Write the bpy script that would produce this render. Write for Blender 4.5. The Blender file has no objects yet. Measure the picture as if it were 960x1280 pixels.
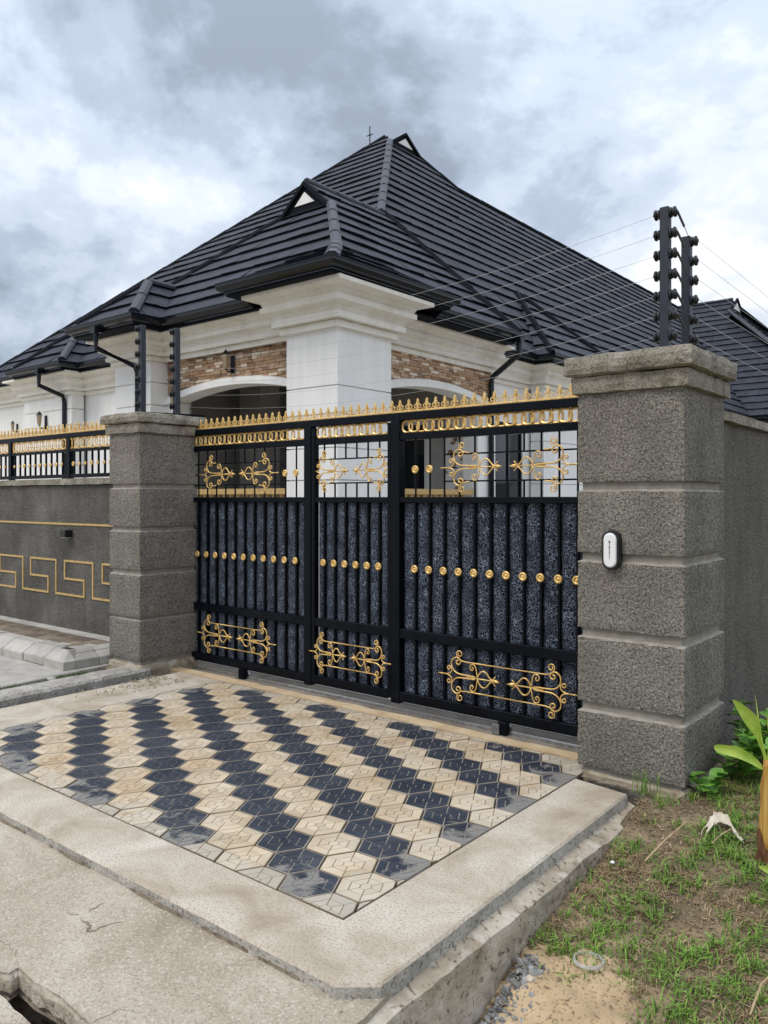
import bpy, bmesh, math, random
from mathutils import Vector, Matrix, noise
from mathutils.geometry import tessellate_polygon
random.seed(7)
R = math.radians
C = bpy.context.scene.collection
scene = bpy.context.scene

# ------------------------------------------------------------------ camera
cam = bpy.data.cameras.new('camera'); camo = bpy.data.objects.new('camera', cam); C.objects.link(camo)
camo.location = (0, 0, 1.65); camo.rotation_euler = (R(90), 0, R(39.1))
cam.sensor_fit = 'AUTO'; cam.sensor_width = 36; cam.lens = 1000/1280*36
cam.shift_y = -17.5/1280; cam.clip_start = 0.05; cam.clip_end = 2000
scene.camera = camo
# ------------------------------------------------------------------ light
SUN_EL, SUN_AZ = 56, 196      # sun stands behind and left of the camera
w = bpy.data.worlds.new('World'); scene.world = w; w.use_nodes = True
nt = w.node_tree; N = nt.nodes; L = nt.links; N.clear()
def wn(t, **k):
    n = N.new(t)
    for a, b in k.items(): setattr(n, a, b)
    return n
out = wn('ShaderNodeOutputWorld'); bg = wn('ShaderNodeBackground'); bg.inputs['Strength'].default_value = 0.13
L.new(bg.outputs[0], out.inputs[0])
sky = wn('ShaderNodeTexSky', sky_type='NISHITA', sun_disc=False); sky.sun_elevation = R(SUN_EL); sky.sun_rotation = R(SUN_AZ)
tc = wn('ShaderNodeTexCoord'); sep = wn('ShaderNodeSeparateXYZ'); L.new(tc.outputs['Generated'], sep.inputs[0])
def wm(op, a, b=None):
    n = wn('ShaderNodeMath', operation=op)
    for i, v in enumerate((a, b)):
        if v is None: continue
        if isinstance(v, (int, float)): n.inputs[i].default_value = v
        else: L.new(v, n.inputs[i])
    return n.outputs[0]
den = wm('ADD', wm('MAXIMUM', sep.outputs['Z'], 0.0), 0.42)
cmb = wn('ShaderNodeCombineXYZ')
L.new(wm('DIVIDE', sep.outputs['X'], den), cmb.inputs[0]); L.new(wm('DIVIDE', sep.outputs['Y'], den), cmb.inputs[1])
mp = wn('ShaderNodeMapping'); mp.inputs['Location'].default_value = (30.1, 4.0, 2.0); mp.inputs['Rotation'].default_value = (0, 0, R(20))
L.new(cmb.outputs[0], mp.inputs[0])
n1 = wn('ShaderNodeTexNoise'); n1.inputs['Scale'].default_value = 1.7; n1.inputs['Detail'].default_value = 9; n1.inputs['Roughness'].default_value = 0.56; n1.inputs['Distortion'].default_value = 0.25
n2 = wn('ShaderNodeTexNoise'); n2.inputs['Scale'].default_value = 3.9; n2.inputs['Detail'].default_value = 8; n2.inputs['Roughness'].default_value = 0.62
L.new(mp.outputs[0], n1.inputs['Vector']); L.new(mp.outputs[0], n2.inputs['Vector'])
sm = wm('ADD', wm('MULTIPLY', n1.outputs['Fac'], 0.72), wm('MULTIPLY', n2.outputs['Fac'], 0.28))
rp = wn('ShaderNodeValToRGB'); L.new(sm, rp.inputs[0])
cr = rp.color_ramp; cr.interpolation = 'EASE'
cr.elements[0].position = 0.39; cr.elements[0].color = (2.15, 2.5, 3.05, 1)
cr.elements[1].position = 0.61; cr.elements[1].color = (7.2, 7.35, 7.6, 1)
e = cr.elements.new(0.45); e.color = (3.2, 3.75, 4.55, 1)
e = cr.elements.new(0.50); e.color = (4.35, 4.9, 5.75, 1)
e = cr.elements.new(0.55); e.color = (5.5, 5.95, 6.6, 1)
mx = wn('ShaderNodeMix', data_type='RGBA'); mx.inputs['Factor'].default_value = 0.94
# overcast skies brighten steadily from the horizon to the zenith
zf_ = wm('ADD', wm('MULTIPLY', wm('MAXIMUM', sep.outputs['Z'], 0.0), 0.95), 0.72)
vm = wn('ShaderNodeVectorMath', operation='SCALE'); L.new(rp.outputs[0], vm.inputs[0]); L.new(zf_, vm.inputs['Scale'])
L.new(sky.outputs[0], mx.inputs['A']); L.new(vm.outputs[0], mx.inputs['B']); L.new(mx.outputs['Result'], bg.inputs['Color'])

sun = bpy.data.lights.new('sun', 'SUN'); sun.energy = 1.5; sun.angle = R(25); sun.color = (1, .93, .83)
suno = bpy.data.objects.new('sun', sun); C.objects.link(suno)
sd = Vector((math.sin(R(SUN_AZ))*math.cos(R(SUN_EL)), math.cos(R(SUN_AZ))*math.cos(R(SUN_EL)), math.sin(R(SUN_EL))))
suno.rotation_euler = sd.to_track_quat('Z', 'Y').to_euler()
scene.view_settings.view_transform = 'Standard'; scene.view_settings.look = 'None'
scene.view_settings.exposure = 0.3; scene.view_settings.gamma = 1.0
scene.render.resolution_x, scene.render.resolution_y = 768, 1024

# ------------------------------------------------------------------ materials
def mat(name, stops, scale=8, detail=6, rough=.8, bump=None, metal=0, island=0, coord='Object', spec=.5, dist=0, coat=0, stretch=None):
    """noise colour ramp + optional bump [(scale, strength, distance, kind)] + optional per-piece variation"""
    m = bpy.data.materials.new(name); m.use_nodes = True; t = m.node_tree; n = t.nodes; l = t.links
    b = n['Principled BSDF']; b.inputs['Roughness'].default_value = rough; b.inputs['Metallic'].default_value = metal
    b.inputs['Specular IOR Level'].default_value = spec
    if coat: b.inputs['Coat Weight'].default_value = coat; b.inputs['Coat Roughness'].default_value = .1
    if len(stops) == 1 and not bump and not island:
        b.inputs['Base Color'].default_value = (*stops[0][1], 1); return m
    co = n.new('ShaderNodeNewGeometry').outputs['Position'] if coord == 'World' else n.new('ShaderNodeTexCoord').outputs['Object']
    if stretch:
        mpn = n.new('ShaderNodeMapping'); mpn.inputs['Scale'].default_value = stretch; l.new(co, mpn.inputs[0]); co = mpn.outputs[0]
    nz = n.new('ShaderNodeTexNoise'); nz.inputs['Scale'].default_value = scale; nz.inputs['Detail'].default_value = detail
    nz.inputs['Roughness'].default_value = .6; nz.inputs['Distortion'].default_value = dist
    l.new(co, nz.inputs['Vector'])
    rr = n.new('ShaderNodeValToRGB'); l.new(nz.outputs['Fac'], rr.inputs[0])
    if len(stops) == 1: stops = [(0, stops[0][1]), (1, stops[0][1])]
    rr.color_ramp.elements[0].position = stops[0][0]; rr.color_ramp.elements[0].color = (*stops[0][1], 1)
    rr.color_ramp.elements[1].position = stops[-1][0]; rr.color_ramp.elements[1].color = (*stops[-1][1], 1)
    for p, c in stops[1:-1]:
        q = rr.color_ramp.elements.new(p); q.color = (*c, 1)
    colr = rr.outputs[0]
    if island:
        g = n.new('ShaderNodeNewGeometry'); oi = n.new('ShaderNodeObjectInfo')
        ad = n.new('ShaderNodeMath'); ad.operation = 'ADD'; l.new(g.outputs['Random Per Island'], ad.inputs[0]); l.new(oi.outputs['Random'], ad.inputs[1])
        fr = n.new('ShaderNodeMath'); fr.operation = 'FRACT'; l.new(ad.outputs[0], fr.inputs[0])
        mr = n.new('ShaderNodeMapRange'); l.new(fr.outputs[0], mr.inputs[0]); mr.inputs['To Min'].default_value = 1-island; mr.inputs['To Max'].default_value = 1+island
        hv = n.new('ShaderNodeHueSaturation'); l.new(colr, hv.inputs['Color']); l.new(mr.outputs[0], hv.inputs['Value']); colr = hv.outputs[0]
    l.new(colr, b.inputs['Base Color'])
    prev = None
    for (sc, st, di, kind) in (bump or []):
        if kind == 'v':
            x = n.new('ShaderNodeTexVoronoi'); x.inputs['Scale'].default_value = sc; hh = x.outputs['Distance']
            wz = n.new('ShaderNodeTexNoise'); wz.inputs['Scale'].default_value = sc*.6; wz.inputs['Detail'].default_value = 2
            l.new(co, wz.inputs['Vector'])
            va = n.new('ShaderNodeVectorMath'); va.operation = 'MULTIPLY_ADD'; l.new(wz.outputs['Color'], va.inputs[0]); va.inputs[1].default_value = (1.6/sc,)*3; l.new(co, va.inputs[2])
            l.new(va.outputs[0], x.inputs['Vector'])
        else:
            x = n.new('ShaderNodeTexNoise'); x.inputs['Scale'].default_value = sc; x.inputs['Detail'].default_value = 5; x.inputs['Roughness'].default_value = .55; hh = x.outputs['Fac']
            x.inputs['Distortion'].default_value = .8 if kind == 'd' else 0
            l.new(co, x.inputs['Vector'])
        bp = n.new('ShaderNodeBump'); bp.inputs['Strength'].default_value = st; bp.inputs['Distance'].default_value = di
        l.new(hh, bp.inputs['Height'])
        if prev: l.new(prev, bp.inputs['Normal'])
        prev = bp.outputs[0]
    if prev: l.new(prev, b.inputs['Normal'])
    return m

def grains(m, scale, dark, thr=.22, amount=.8):
    """speckle: small voronoi grains of another colour mixed into the base colour"""
    t = m.node_tree; n = t.nodes; l = t.links; b = n['Principled BSDF']
    src = b.inputs['Base Color'].links[0].from_socket
    co = n.new('ShaderNodeNewGeometry').outputs['Position']
    nz = n.new('ShaderNodeTexNoise'); nz.inputs['Scale'].default_value = scale; nz.inputs['Detail'].default_value = 3; l.new(co, nz.inputs['Vector'])
    mr = n.new('ShaderNodeMapRange'); l.new(nz.outputs['Fac'], mr.inputs[0]); mr.inputs['From Min'].default_value = thr+.1; mr.inputs['From Max'].default_value = thr; mr.inputs['To Max'].default_value = amount
    x = n.new('ShaderNodeMix'); x.data_type = 'RGBA'; l.new(mr.outputs[0], x.inputs['Factor']); l.new(src, x.inputs['A']); x.inputs['B'].default_value = (*dark, 1)
    l.new(x.outputs['Result'], b.inputs['Base Color'])
    return m

M = {}
def streaks(m, stretch, lo, hi, scale=2.5):
    """rain streaks and patchy weathering: a vertically stretched noise scales the base colour"""
    t = m.node_tree; n = t.nodes; l = t.links; b = n['Principled BSDF']; src = b.inputs['Base Color'].links[0].from_socket
    g = n.new('ShaderNodeNewGeometry'); mp_ = n.new('ShaderNodeMapping'); mp_.inputs['Scale'].default_value = stretch; l.new(g.outputs['Position'], mp_.inputs[0])
    nz = n.new('ShaderNodeTexNoise'); nz.inputs['Scale'].default_value = scale; nz.inputs['Detail'].default_value = 7; nz.inputs['Roughness'].default_value = .62; nz.inputs['Distortion'].default_value = .4; l.new(mp_.outputs[0], nz.inputs['Vector'])
    mr = n.new('ShaderNodeMapRange'); l.new(nz.outputs['Fac'], mr.inputs[0]); mr.inputs['From Min'].default_value = .32; mr.inputs['From Max'].default_value = .68; mr.inputs['To Min'].default_value = lo; mr.inputs['To Max'].default_value = hi
    hv = n.new('ShaderNodeHueSaturation'); l.new(src, hv.inputs['Color']); l.new(mr.outputs[0], hv.inputs['Value']); l.new(hv.outputs[0], b.inputs['Base Color'])
    return m
def rendermat(name, a, b_, c):
    m = mat(name, [(.3, a), (.5, b_), (.72, c)], scale=2.2, detail=8, rough=.95, coord='World', spec=.2,
            bump=[(48, 1.0, .035, 'd'), (110, .8, .012, 'd')])
    streaks(m, (2.2, 2.2, .35), .80, 1.12)
    grains(m, 82, tuple(v*.34 for v in b_), .405, .8)
    grains(m, 74, tuple(min(1, v*1.6) for v in b_), .37, .45)
    return m
M['render'] = rendermat('spattered_render', (.25, .228, .196), (.305, .281, .243), (.365, .338, .295))
M['render_dark'] = rendermat('dark_spattered_render', (.105, .099, .088), (.17, .161, .144), (.29, .276, .25))
M['render_side'] = rendermat('side_wall_render', (.17, .158, .138), (.22, .205, .18), (.27, .253, .225))
M['groove'] = mat('smooth_groove_cement', [(.3, (.20, .182, .152)), (.7, (.33, .305, .265))], scale=9, rough=.95, coord='World', bump=[(60, .5, .01, 'n')])
M['fillet'] = mat('groove_fillet_cement', [(.3, (.22, .20, .165)), (.7, (.37, .34, .29))], scale=12, rough=.95, coord='World', bump=[(60, .6, .01, 'n')])
M['cap'] = grains(mat('weathered_cap_cement', [(.28, (.12, .105, .08)), (.45, (.25, .225, .18)), (.6, (.33, .30, .25)), (.75, (.45, .42, .37))], scale=5, detail=9, rough=.95, coord='World', dist=.6, bump=[(14, .8, .03, 'd'), (70, .6, .008, 'n')]), 90, (.1, .085, .06), .38)
M['stoneplinth'] = mat('stained_plinth_stone', [(.3, (.16, .12, .07)), (.5, (.34, .29, .21)), (.7, (.46, .42, .35))], scale=7, detail=8, rough=.95, coord='World', dist=.8, bump=[(25, .7, .02, 'd')])
M['concrete'] = grains(mat('pale_concrete', [(.28, (.30, .235, .165)), (.42, (.42, .355, .275)), (.54, (.505, .445, .365)), (.72, (.61, .555, .475))], scale=2.6, detail=11, rough=.93, coord='World', dist=.7, bump=[(11, .35, .012, 'n'), (90, .8, .007, 'n')]), 95, (.27, .23, .175), .385, .6)
M['road'] = grains(grains(mat('road_concrete', [(.28, (.25, .20, .145)), (.42, (.36, .305, .23)), (.56, (.45, .39, .31)), (.75, (.55, .50, .42))], scale=1.5, detail=12, rough=.95, coord='World', dist=.9, bump=[(7, .5, .02, 'n'), (95, .8, .008, 'n')]), 110, (.22, .185, .14), .375, .6), 90, (.62, .58, .51), .35, .45)
M['kerbface'] = grains(mat('grey_kerb_edge', [(.3, (.27, .25, .22)), (.5, (.40, .375, .335)), (.7, (.52, .49, .44))], scale=6, detail=9, rough=.95, coord='World', bump=[(18, .8, .02, 'n'), (80, .9, .01, 'n')]), 60, (.10, .085, .07), .35, .7)
M['roughwall'] = grains(grains(mat('rough_cast_concrete', [(.25, (.20, .16, .11)), (.45, (.36, .305, .235)), (.6, (.48, .42, .34)), (.78, (.6, .55, .47))], scale=4, detail=10, rough=.97, coord='World', dist=.8, bump=[(12, .6, .02, 'd'), (60, .8, .010, 'd')]), 30, (.09, .07, .05), .325, .8), 14, (.6, .56, .5), .33, .5)
M['ochre'] = mat('ochre_cement', [(.3, (.38, .27, .15)), (.5, (.52, .39, .24)), (.72, (.60, .50, .36))], scale=4, detail=8, rough=.95, coord='World', dist=.5, bump=[(60, .6, .008, 'n')])
M['floor'] = mat('compound_floor_cement', [(.3, (.38, .35, .30)), (.7, (.55, .52, .46))], scale=3, rough=.95, coord='World', bump=[(40, .4, .01, 'n')])
M['trackbed'] = mat('shade_darkened_track_cement', [(.3, (.12, .10, .08)), (.7, (.26, .23, .19))], scale=5, rough=.95, coord='World', dist=.5, bump=[(40, .6, .01, 'n')])  # colour darkened to paint in the shade under the gate
M['soil'] = grains(grains(mat('sandy_soil', [(.32, (.09, .066, .036)), (.47, (.16, .118, .066)), (.57, (.27, .20, .12)), (.72, (.42, .32, .20))], scale=2.6, detail=10, rough=1, coord='World', dist=.6, bump=[(18, .8, .03, 'n'), (90, .9, .01, 'n')]), 60, (.09, .06, .035), .38, .8), 85, (.5, .43, .33), .32, .4)
M['sand'] = grains(mat('yellow_sand', [(.3, (.33, .235, .135)), (.55, (.47, .345, .205)), (.75, (.58, .44, .28))], scale=5, detail=9, rough=1, coord='World', bump=[(25, .6, .02, 'n'), (120, .8, .006, 'n')]), 75, (.2, .14, .085), .35, .8)
M['grout'] = mat('sandy_joint_cement', [(.3, (.05, .042, .033)), (.7, (.13, .11, .085))], scale=20, rough=1, coord='World')
M['tgroove'] = mat('dirt_in_grooves', [(.3, (.15, .11, .07)), (.7, (.27, .21, .14))], scale=10, rough=.95, coord='World')
M['tdust'] = mat('cement_in_grooves', [(.3, (.19, .165, .135)), (.7, (.33, .295, .25))], scale=10, rough=.95, coord='World')
def tilemat(name, base, dusty, stops):
    """paver glaze with blotches of pale cement dust, strongest where the feet carry it (edges of the driveway)"""
    m = mat(name, stops, scale=2.6, detail=9, rough=.55, coord='World', spec=.35, bump=[(70, .35, .004, 'n')], island=.14)
    t = m.node_tree; n = t.nodes; l = t.links; b = n['Principled BSDF']; src = b.inputs['Base Color'].links[0].from_socket
    g = n.new('ShaderNodeNewGeometry'); s = n.new('ShaderNodeSeparateXYZ'); l.new(g.outputs['Position'], s.inputs[0])
    def mm(op, a, b2):
        q = n.new('ShaderNodeMath'); q.operation = op
        for i, v in enumerate((a, b2)):
            if isinstance(v, (int, float)): q.inputs[i].default_value = v
            else: l.new(v, q.inputs[i])
        return q.outputs[0]
    # distance to the cast borders: spilt cement was never cleaned off there
    dx = mm('SUBTRACT', -2.10, s.outputs['X']); dy = mm('SUBTRACT', s.outputs['Y'], 2.33); dx2 = mm('ADD', s.outputs['X'], 5.72)
    edge = mm('MINIMUM', mm('MINIMUM', dx, dy), mm('MINIMUM', dx2, mm('SUBTRACT', 4.80, s.outputs['Y'])))
    nz = n.new('ShaderNodeTexNoise'); nz.inputs['Scale'].default_value = 7.5; nz.inputs['Detail'].default_value = 9; nz.inputs['Distortion'].default_value = .7; l.new(g.outputs['Position'], nz.inputs['Vector'])
    v = mm('SUBTRACT', mm('MULTIPLY', nz.outputs['Fac'], .72), mm('MULTIPLY', edge, .85))
    mr = n.new('ShaderNodeMapRange'); l.new(v, mr.inputs[0]); mr.inputs['From Min'].default_value = .21; mr.inputs['From Max'].default_value = .29; mr.inputs['To Max'].default_value = .62
    x = n.new('ShaderNodeMix'); x.data_type = 'RGBA'; l.new(mr.outputs[0], x.inputs['Factor']); l.new(src, x.inputs['A']); x.inputs['B'].default_value = (*dusty, 1)
    l.new(x.outputs['Result'], b.inputs['Base Color'])
    return m
M['tcream'] = tilemat('cream_paver', (.52, .41, .265), (.52, .47, .39), [(.33, (.44, .325, .20)), (.5, (.50, .405, .285)), (.66, (.56, .485, .375))])
M['tedge'] = tilemat('cement_smeared_paver', (.45, .41, .34), (.40, .36, .30), [(.3, (.34, .29, .22)), (.5, (.44, .39, .31)), (.7, (.52, .47, .39))])
M['tdark'] = tilemat('navy_paver', (.030, .038, .056), (.33, .31, .28), [(.35, (.020, .026, .040)), (.5, (.029, .036, .052)), (.68, (.052, .060, .076))])
M['black'] = mat('black_gate_paint', [(.3, (.0022, .003, .005)), (.7, (.005, .007, .011))], scale=6, rough=.26, spec=.12, bump=[(30, .12, .004, 'n')])
M['blackm'] = mat('black_gutter_metal', [(.3, (.004, .006, .009)), (.7, (.009, .012, .018))], scale=5, rough=.16, spec=.32)
M['postpaint'] = mat('blue_black_post_paint', [(.3, (.018, .022, .030)), (.7, (.032, .038, .05))], scale=5, rough=.4, spec=.4)
M['wood'] = mat('black_barge_board', [(0, (.010, .012, .016))], rough=.7, spec=.06)
M['gold'] = mat('gold_paint', [(.3, (.58, .34, .09)), (.55, (.80, .53, .19)), (.8, (.92, .72, .36))], scale=30, rough=.32, metal=.35, coord='World', bump=[(90, .3, .003, 'n')])
M['goldband'] = mat('gold_wall_paint', [(.3, (.42, .27, .09)), (.7, (.60, .42, .18))], scale=20, rough=.6, coord='World')
M['roof'] = mat('stone_coated_roof_tile', [(.3, (.015, .018, .028)), (.55, (.024, .028, .041)), (.75, (.037, .042, .058))], scale=6, detail=8, rough=.62, coord='World', spec=.3, island=.16, bump=[(45, .5, .006, 'n'), (140, .5, .003, 'n')])
M['ridgecap'] = mat('roof_ridge_metal', [(.3, (.022, .026, .037)), (.7, (.034, .038, .052))], scale=7, rough=.5, coord='World', bump=[(120, .4, .003, 'n')])
M['white'] = mat('white_wall_paint', [(.3, (.80, .79, .765)), (.7, (.86, .855, .835))], scale=1.2, detail=8, rough=.75, coord='World', bump=[(40, .08, .004, 'n')])
M['cornice'] = mat('cream_cornice_paint', [(.25, (.70, .655, .565)), (.5, (.80, .77, .69)), (.75, (.85, .83, .77))], scale=2.0, detail=9, rough=.75, coord='World', dist=.5, bump=[(30, .1, .006, 'n')])
streaks(M['white'], (3, 3, .3), .93, 1.03); streaks(M['cornice'], (3, 3, .5), .93, 1.04)
streaks(M['roof'], (.7, .7, .7), .82, 1.22, 1.4)
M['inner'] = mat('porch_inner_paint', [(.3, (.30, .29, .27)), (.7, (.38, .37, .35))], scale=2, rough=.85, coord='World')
M['glassdark'] = mat('dark_window_glass', [(0, (.012, .015, .02))], rough=.06, spec=.8)
M['mortar'] = mat('brick_mortar', [(0, (.24, .18, .13))], rough=.95)
BRK = 1
for i, c in enumerate([(.44, .275, .165), (.33, .20, .12), (.52, .36, .235), (.76, .64, .50), (.24, .155, .105), (.48, .32, .205)]):
    M['brick%d' % i] = mat('stone_cladding_tone', [(.3, tuple(v*.8 for v in c)), (.7, tuple(min(1, v*1.15) for v in c))], scale=15, rough=.9, coord='World', bump=[(50, .6, .01, 'n')])
M['lens'] = mat('white_lens', [(0, (.80, .80, .80))], rough=.25)
M['print'] = mat('black_print', [(0, (.01, .01, .01))], rough=.5)
M['plasticblack'] = mat('black_plastic', [(0, (.010, .011, .012))], rough=.4)
M['steel'] = mat('galvanised_wire', [(0, (.45, .45, .44))], rough=.35, metal=.8)
M['zinc'] = mat('zinc_metal', [(.3, (.3, .3, .3)), (.7, (.6, .6, .6))], scale=30, rough=.35, metal=.85)
M['alu'] = mat('bright_aluminium', [(.3, (.5, .5, .49)), (.7, (.78, .78, .77))], scale=60, rough=.35, metal=.3)
# crackle sheet behind the gate bars
m = bpy.data.materials.new('crackle_sheet'); m.use_nodes = True; t = m.node_tree; n = t.nodes; l = t.links; b = n['Principled BSDF']
co = n.new('ShaderNodeNewGeometry').outputs['Position']
nz = n.new('ShaderNodeTexNoise'); nz.inputs['Scale'].default_value = 16; nz.inputs['Detail'].default_value = 4; l.new(co, nz.inputs['Vector'])
va = n.new('ShaderNodeVectorMath'); va.operation = 'MULTIPLY_ADD'; l.new(nz.outputs['Color'], va.inputs[0]); va.inputs[1].default_value = (.07,)*3; l.new(co, va.inputs[2])
vo = n.new('ShaderNodeTexVoronoi'); vo.feature = 'DISTANCE_TO_EDGE'; vo.inputs['Scale'].default_value = 50; l.new(va.outputs[0], vo.inputs['Vector'])
rr = n.new('ShaderNodeValToRGB'); l.new(vo.outputs['Distance'], rr.inputs[0])
rr.color_ramp.elements[0].position = .0; rr.color_ramp.elements[0].color = (.40, .46, .56, 1)
rr.color_ramp.elements[1].position = .15; rr.color_ramp.elements[1].color = (.006, .010, .019, 1)
qe = rr.color_ramp.elements.new(.05); qe.color = (.04, .052, .078, 1)
nb = n.new('ShaderNodeTexNoise'); nb.inputs['Scale'].default_value = 9; nb.inputs['Detail'].default_value = 5; l.new(co, nb.inputs['Vector'])
mr = n.new('ShaderNodeMapRange'); l.new(nb.outputs['Fac'], mr.inputs[0]); mr.inputs['From Min'].default_value = .36; mr.inputs['From Max'].default_value = .62; mr.inputs['To Min'].default_value = .3
mxn = n.new('ShaderNodeMix'); mxn.data_type = 'RGBA'; l.new(mr.outputs[0], mxn.inputs['Factor']); mxn.inputs['A'].default_value = (.008, .011, .019, 1); l.new(rr.outputs[0], mxn.inputs['B'])
l.new(mxn.outputs['Result'], b.inputs['Base Color']); b.inputs['Roughness'].default_value = .5; b.inputs['Specular IOR Level'].default_value = .15
bp = n.new('ShaderNodeBump'); bp.inputs['Strength'].default_value = .6; bp.inputs['Distance'].default_value = .01; bp.invert = True; l.new(vo.outputs['Distance'], bp.inputs['Height']); l.new(bp.outputs[0], b.inputs['Normal'])
M['crackle'] = m
def leafmat(name, a, b_, rough=.5, island=.25, trans=.0):
    m = mat(name, [(.3, a), (.7, b_)], scale=14, rough=rough, island=island, coord='World')
    return m
M['leaf'] = leafmat('fresh_leaf', (.085, .22, .025), (.16, .36, .045), .45, .4)
M['banana'] = leafmat('banana_leaf', (.22, .36, .03), (.42, .54, .09), .42, .12)
M['pseudo'] = mat('banana_sheath', [(.3, (.26, .115, .02)), (.5, (.47, .25, .05)), (.7, (.58, .40, .11))], scale=42, detail=6, rough=.6, dist=.4, stretch=(1, 1, .07), bump=[(60, .6, .006, 'n')])
M['sheathdry'] = mat('dry_sheath', [(.3, (.09, .035, .018)), (.7, (.23, .10, .045))], scale=50, rough=.85, stretch=(1, 1, .1), bump=[(60, .8, .01, 'n')])
M['grass'] = leafmat('grass_blade', (.09, .19, .018), (.18, .31, .045), .7, .45)
M['grassdry'] = leafmat('dry_grass_blade', (.20, .135, .07), (.34, .25, .14), .9, .4)
M['litter'] = leafmat('fallen_leaf', (.14, .085, .05), (.40, .30, .2), .9, .5)
M['dry'] = mat('bleached_dry_leaf', [(.3, (.45, .38, .29)), (.7, (.70, .64, .54))], scale=20, rough=.9)
M['twig'] = mat('dry_twig', [(.3, (.3, .2, .11)), (.7, (.48, .36, .22))], scale=20, rough=.9)
M['gravel'] = mat('grey_gravel', [(.3, (.10, .10, .10)), (.7, (.30, .295, .28))], scale=20, rough=.85, island=.5, coord='World')
M['moss'] = leafmat('moss', (.05, .10, .02), (.12, .19, .05), .9, .3)
M['pavebrown'] = mat('brown_pavement_block', [(.3, (.10, .075, .055)), (.7, (.24, .19, .14))], scale=6, rough=.9, island=.35, coord='World', bump=[(60, .5, .008, 'n')])
M['pavegrey'] = mat('grey_pavement_block', [(.3, (.30, .28, .25)), (.7, (.46, .44, .40))], scale=6, rough=.9, island=.12, coord='World', bump=[(60, .5, .008, 'n')])

# ------------------------------------------------------------------ helpers
def obj(name, bm, m, parent=None, smooth=False, mesh=None):
    if mesh is None:
        mesh = bpy.data.meshes.new(name); bm.normal_update(); bm.to_mesh(mesh); bm.free()
        for mm in (m if isinstance(m, (list, tuple)) else [m]): mesh.materials.append(mm)
        if smooth:
            for p in mesh.polygons: p.use_smooth = True
    o = bpy.data.objects.new(name, mesh); C.objects.link(o)
    if parent: o.parent = parent
    return o
def inst(name, src, parent, loc=None, rot=None, scl=None):
    o = src.copy(); o.name = name; C.objects.link(o); o.parent = parent
    if loc is not None: o.location = loc
    if rot is not None: o.rotation_euler = rot
    if scl is not None: o.scale = scl
    return o
def thing(name, label, cat, loc=(0, 0, 0), group=None):
    o = bpy.data.objects.new(name, None); C.objects.link(o); o.location = loc; o.empty_display_size = .2
    o['label'] = label; o['category'] = cat
    if group: o['group'] = group
    return o
def tag(o, label, cat, group=None):
    o['label'] = label; o['category'] = cat
    if group: o['group'] = group
    return o
def struct(o): o['kind'] = 'structure'; return o
def stuff(o): o['kind'] = 'stuff'; return o
def box(bm, x0, x1, y0, y1, z0, z1, mi=0):
    vs = [bm.verts.new(p) for p in ((x0, y0, z0), (x1, y0, z0), (x1, y1, z0), (x0, y1, z0), (x0, y0, z1), (x1, y0, z1), (x1, y1, z1), (x0, y1, z1))]
    for f in ((0, 3, 2, 1), (4, 5, 6, 7), (0, 1, 5, 4), (1, 2, 6, 5), (2, 3, 7, 6), (3, 0, 4, 7)):
        q = bm.faces.new([vs[i] for i in f]); q.material_index = mi
    return vs
def nb_():
    return bmesh.new()
def bevbox(x0, x1, y0, y1, z0, z1, bev=.01, seg=1):
    bm = nb_(); box(bm, x0, x1, y0, y1, z0, z1)
    bmesh.ops.bevel(bm, geom=bm.edges[:], offset=bev, segments=seg, affect='EDGES'); return bm
def roughbox(x0, x1, y0, y1, z0, z1, cut=.06, amp=.006, bev=.012, sc=9, seed=0):
    """box whose faces are subdivided and whose edges are worn and uneven"""
    bm = nb_(); dims = [(x0, x1), (y0, y1), (z0, z1)]
    ns = [max(1, int(round((b-a)/cut))) for a, b in dims]
    cache = {}
    def v(i, j, k):
        key = (i, j, k)
        if key not in cache:
            idx = (i, j, k); p = []
            onb = [idx[a] in (0, ns[a]) for a in range(3)]
            for a in range(3): p.append(dims[a][0]+(dims[a][1]-dims[a][0])*idx[a]/ns[a])
            p = Vector(p)
            if sum(onb) >= 2:   # worn arris
                for a in range(3):
                    if onb[a]: p[a] += (bev if idx[a] == 0 else -bev)*(.45+.9*abs(noise.noise(p*sc*1.7+Vector((seed, 3, 1)))))
            q = noise.noise_vector(p*sc+Vector((seed*3.1, 0, 0)))
            cache[key] = bm.verts.new(p+q*amp)
        return cache[key]
    for a in range(3):
        b_, c_ = [q for q in range(3) if q != a]
        for side in (0, ns[a]):
            for i in range(ns[b_]):
                for j in range(ns[c_]):
                    q = []
                    for (di, dj) in ((0, 0), (1, 0), (1, 1), (0, 1)):
                        idx = [0, 0, 0]; idx[a] = side; idx[b_] = i+di; idx[c_] = j+dj; q.append(v(*idx))
                    bm.faces.new(q)
    bmesh.ops.recalc_face_normals(bm, faces=bm.faces[:]); return bm
def prism(bm, poly, z0, z1, mi=0):
    """vertical prism over a convex/concave plan polygon"""
    a = [bm.verts.new((x, y, z0)) for x, y in poly]; b = [bm.verts.new((x, y, z1)) for x, y in poly]
    n = len(poly)
    for i in range(n):
        f = bm.faces.new((a[i], a[(i+1) % n], b[(i+1) % n], b[i])); f.material_index = mi
    for tri in tessellate_polygon([[Vector((x, y, 0)) for x, y in poly]]):
        bm.faces.new([b[k] for k in tri]).material_index = mi; bm.faces.new([a[k] for k in reversed(tri)]).material_index = mi
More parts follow.
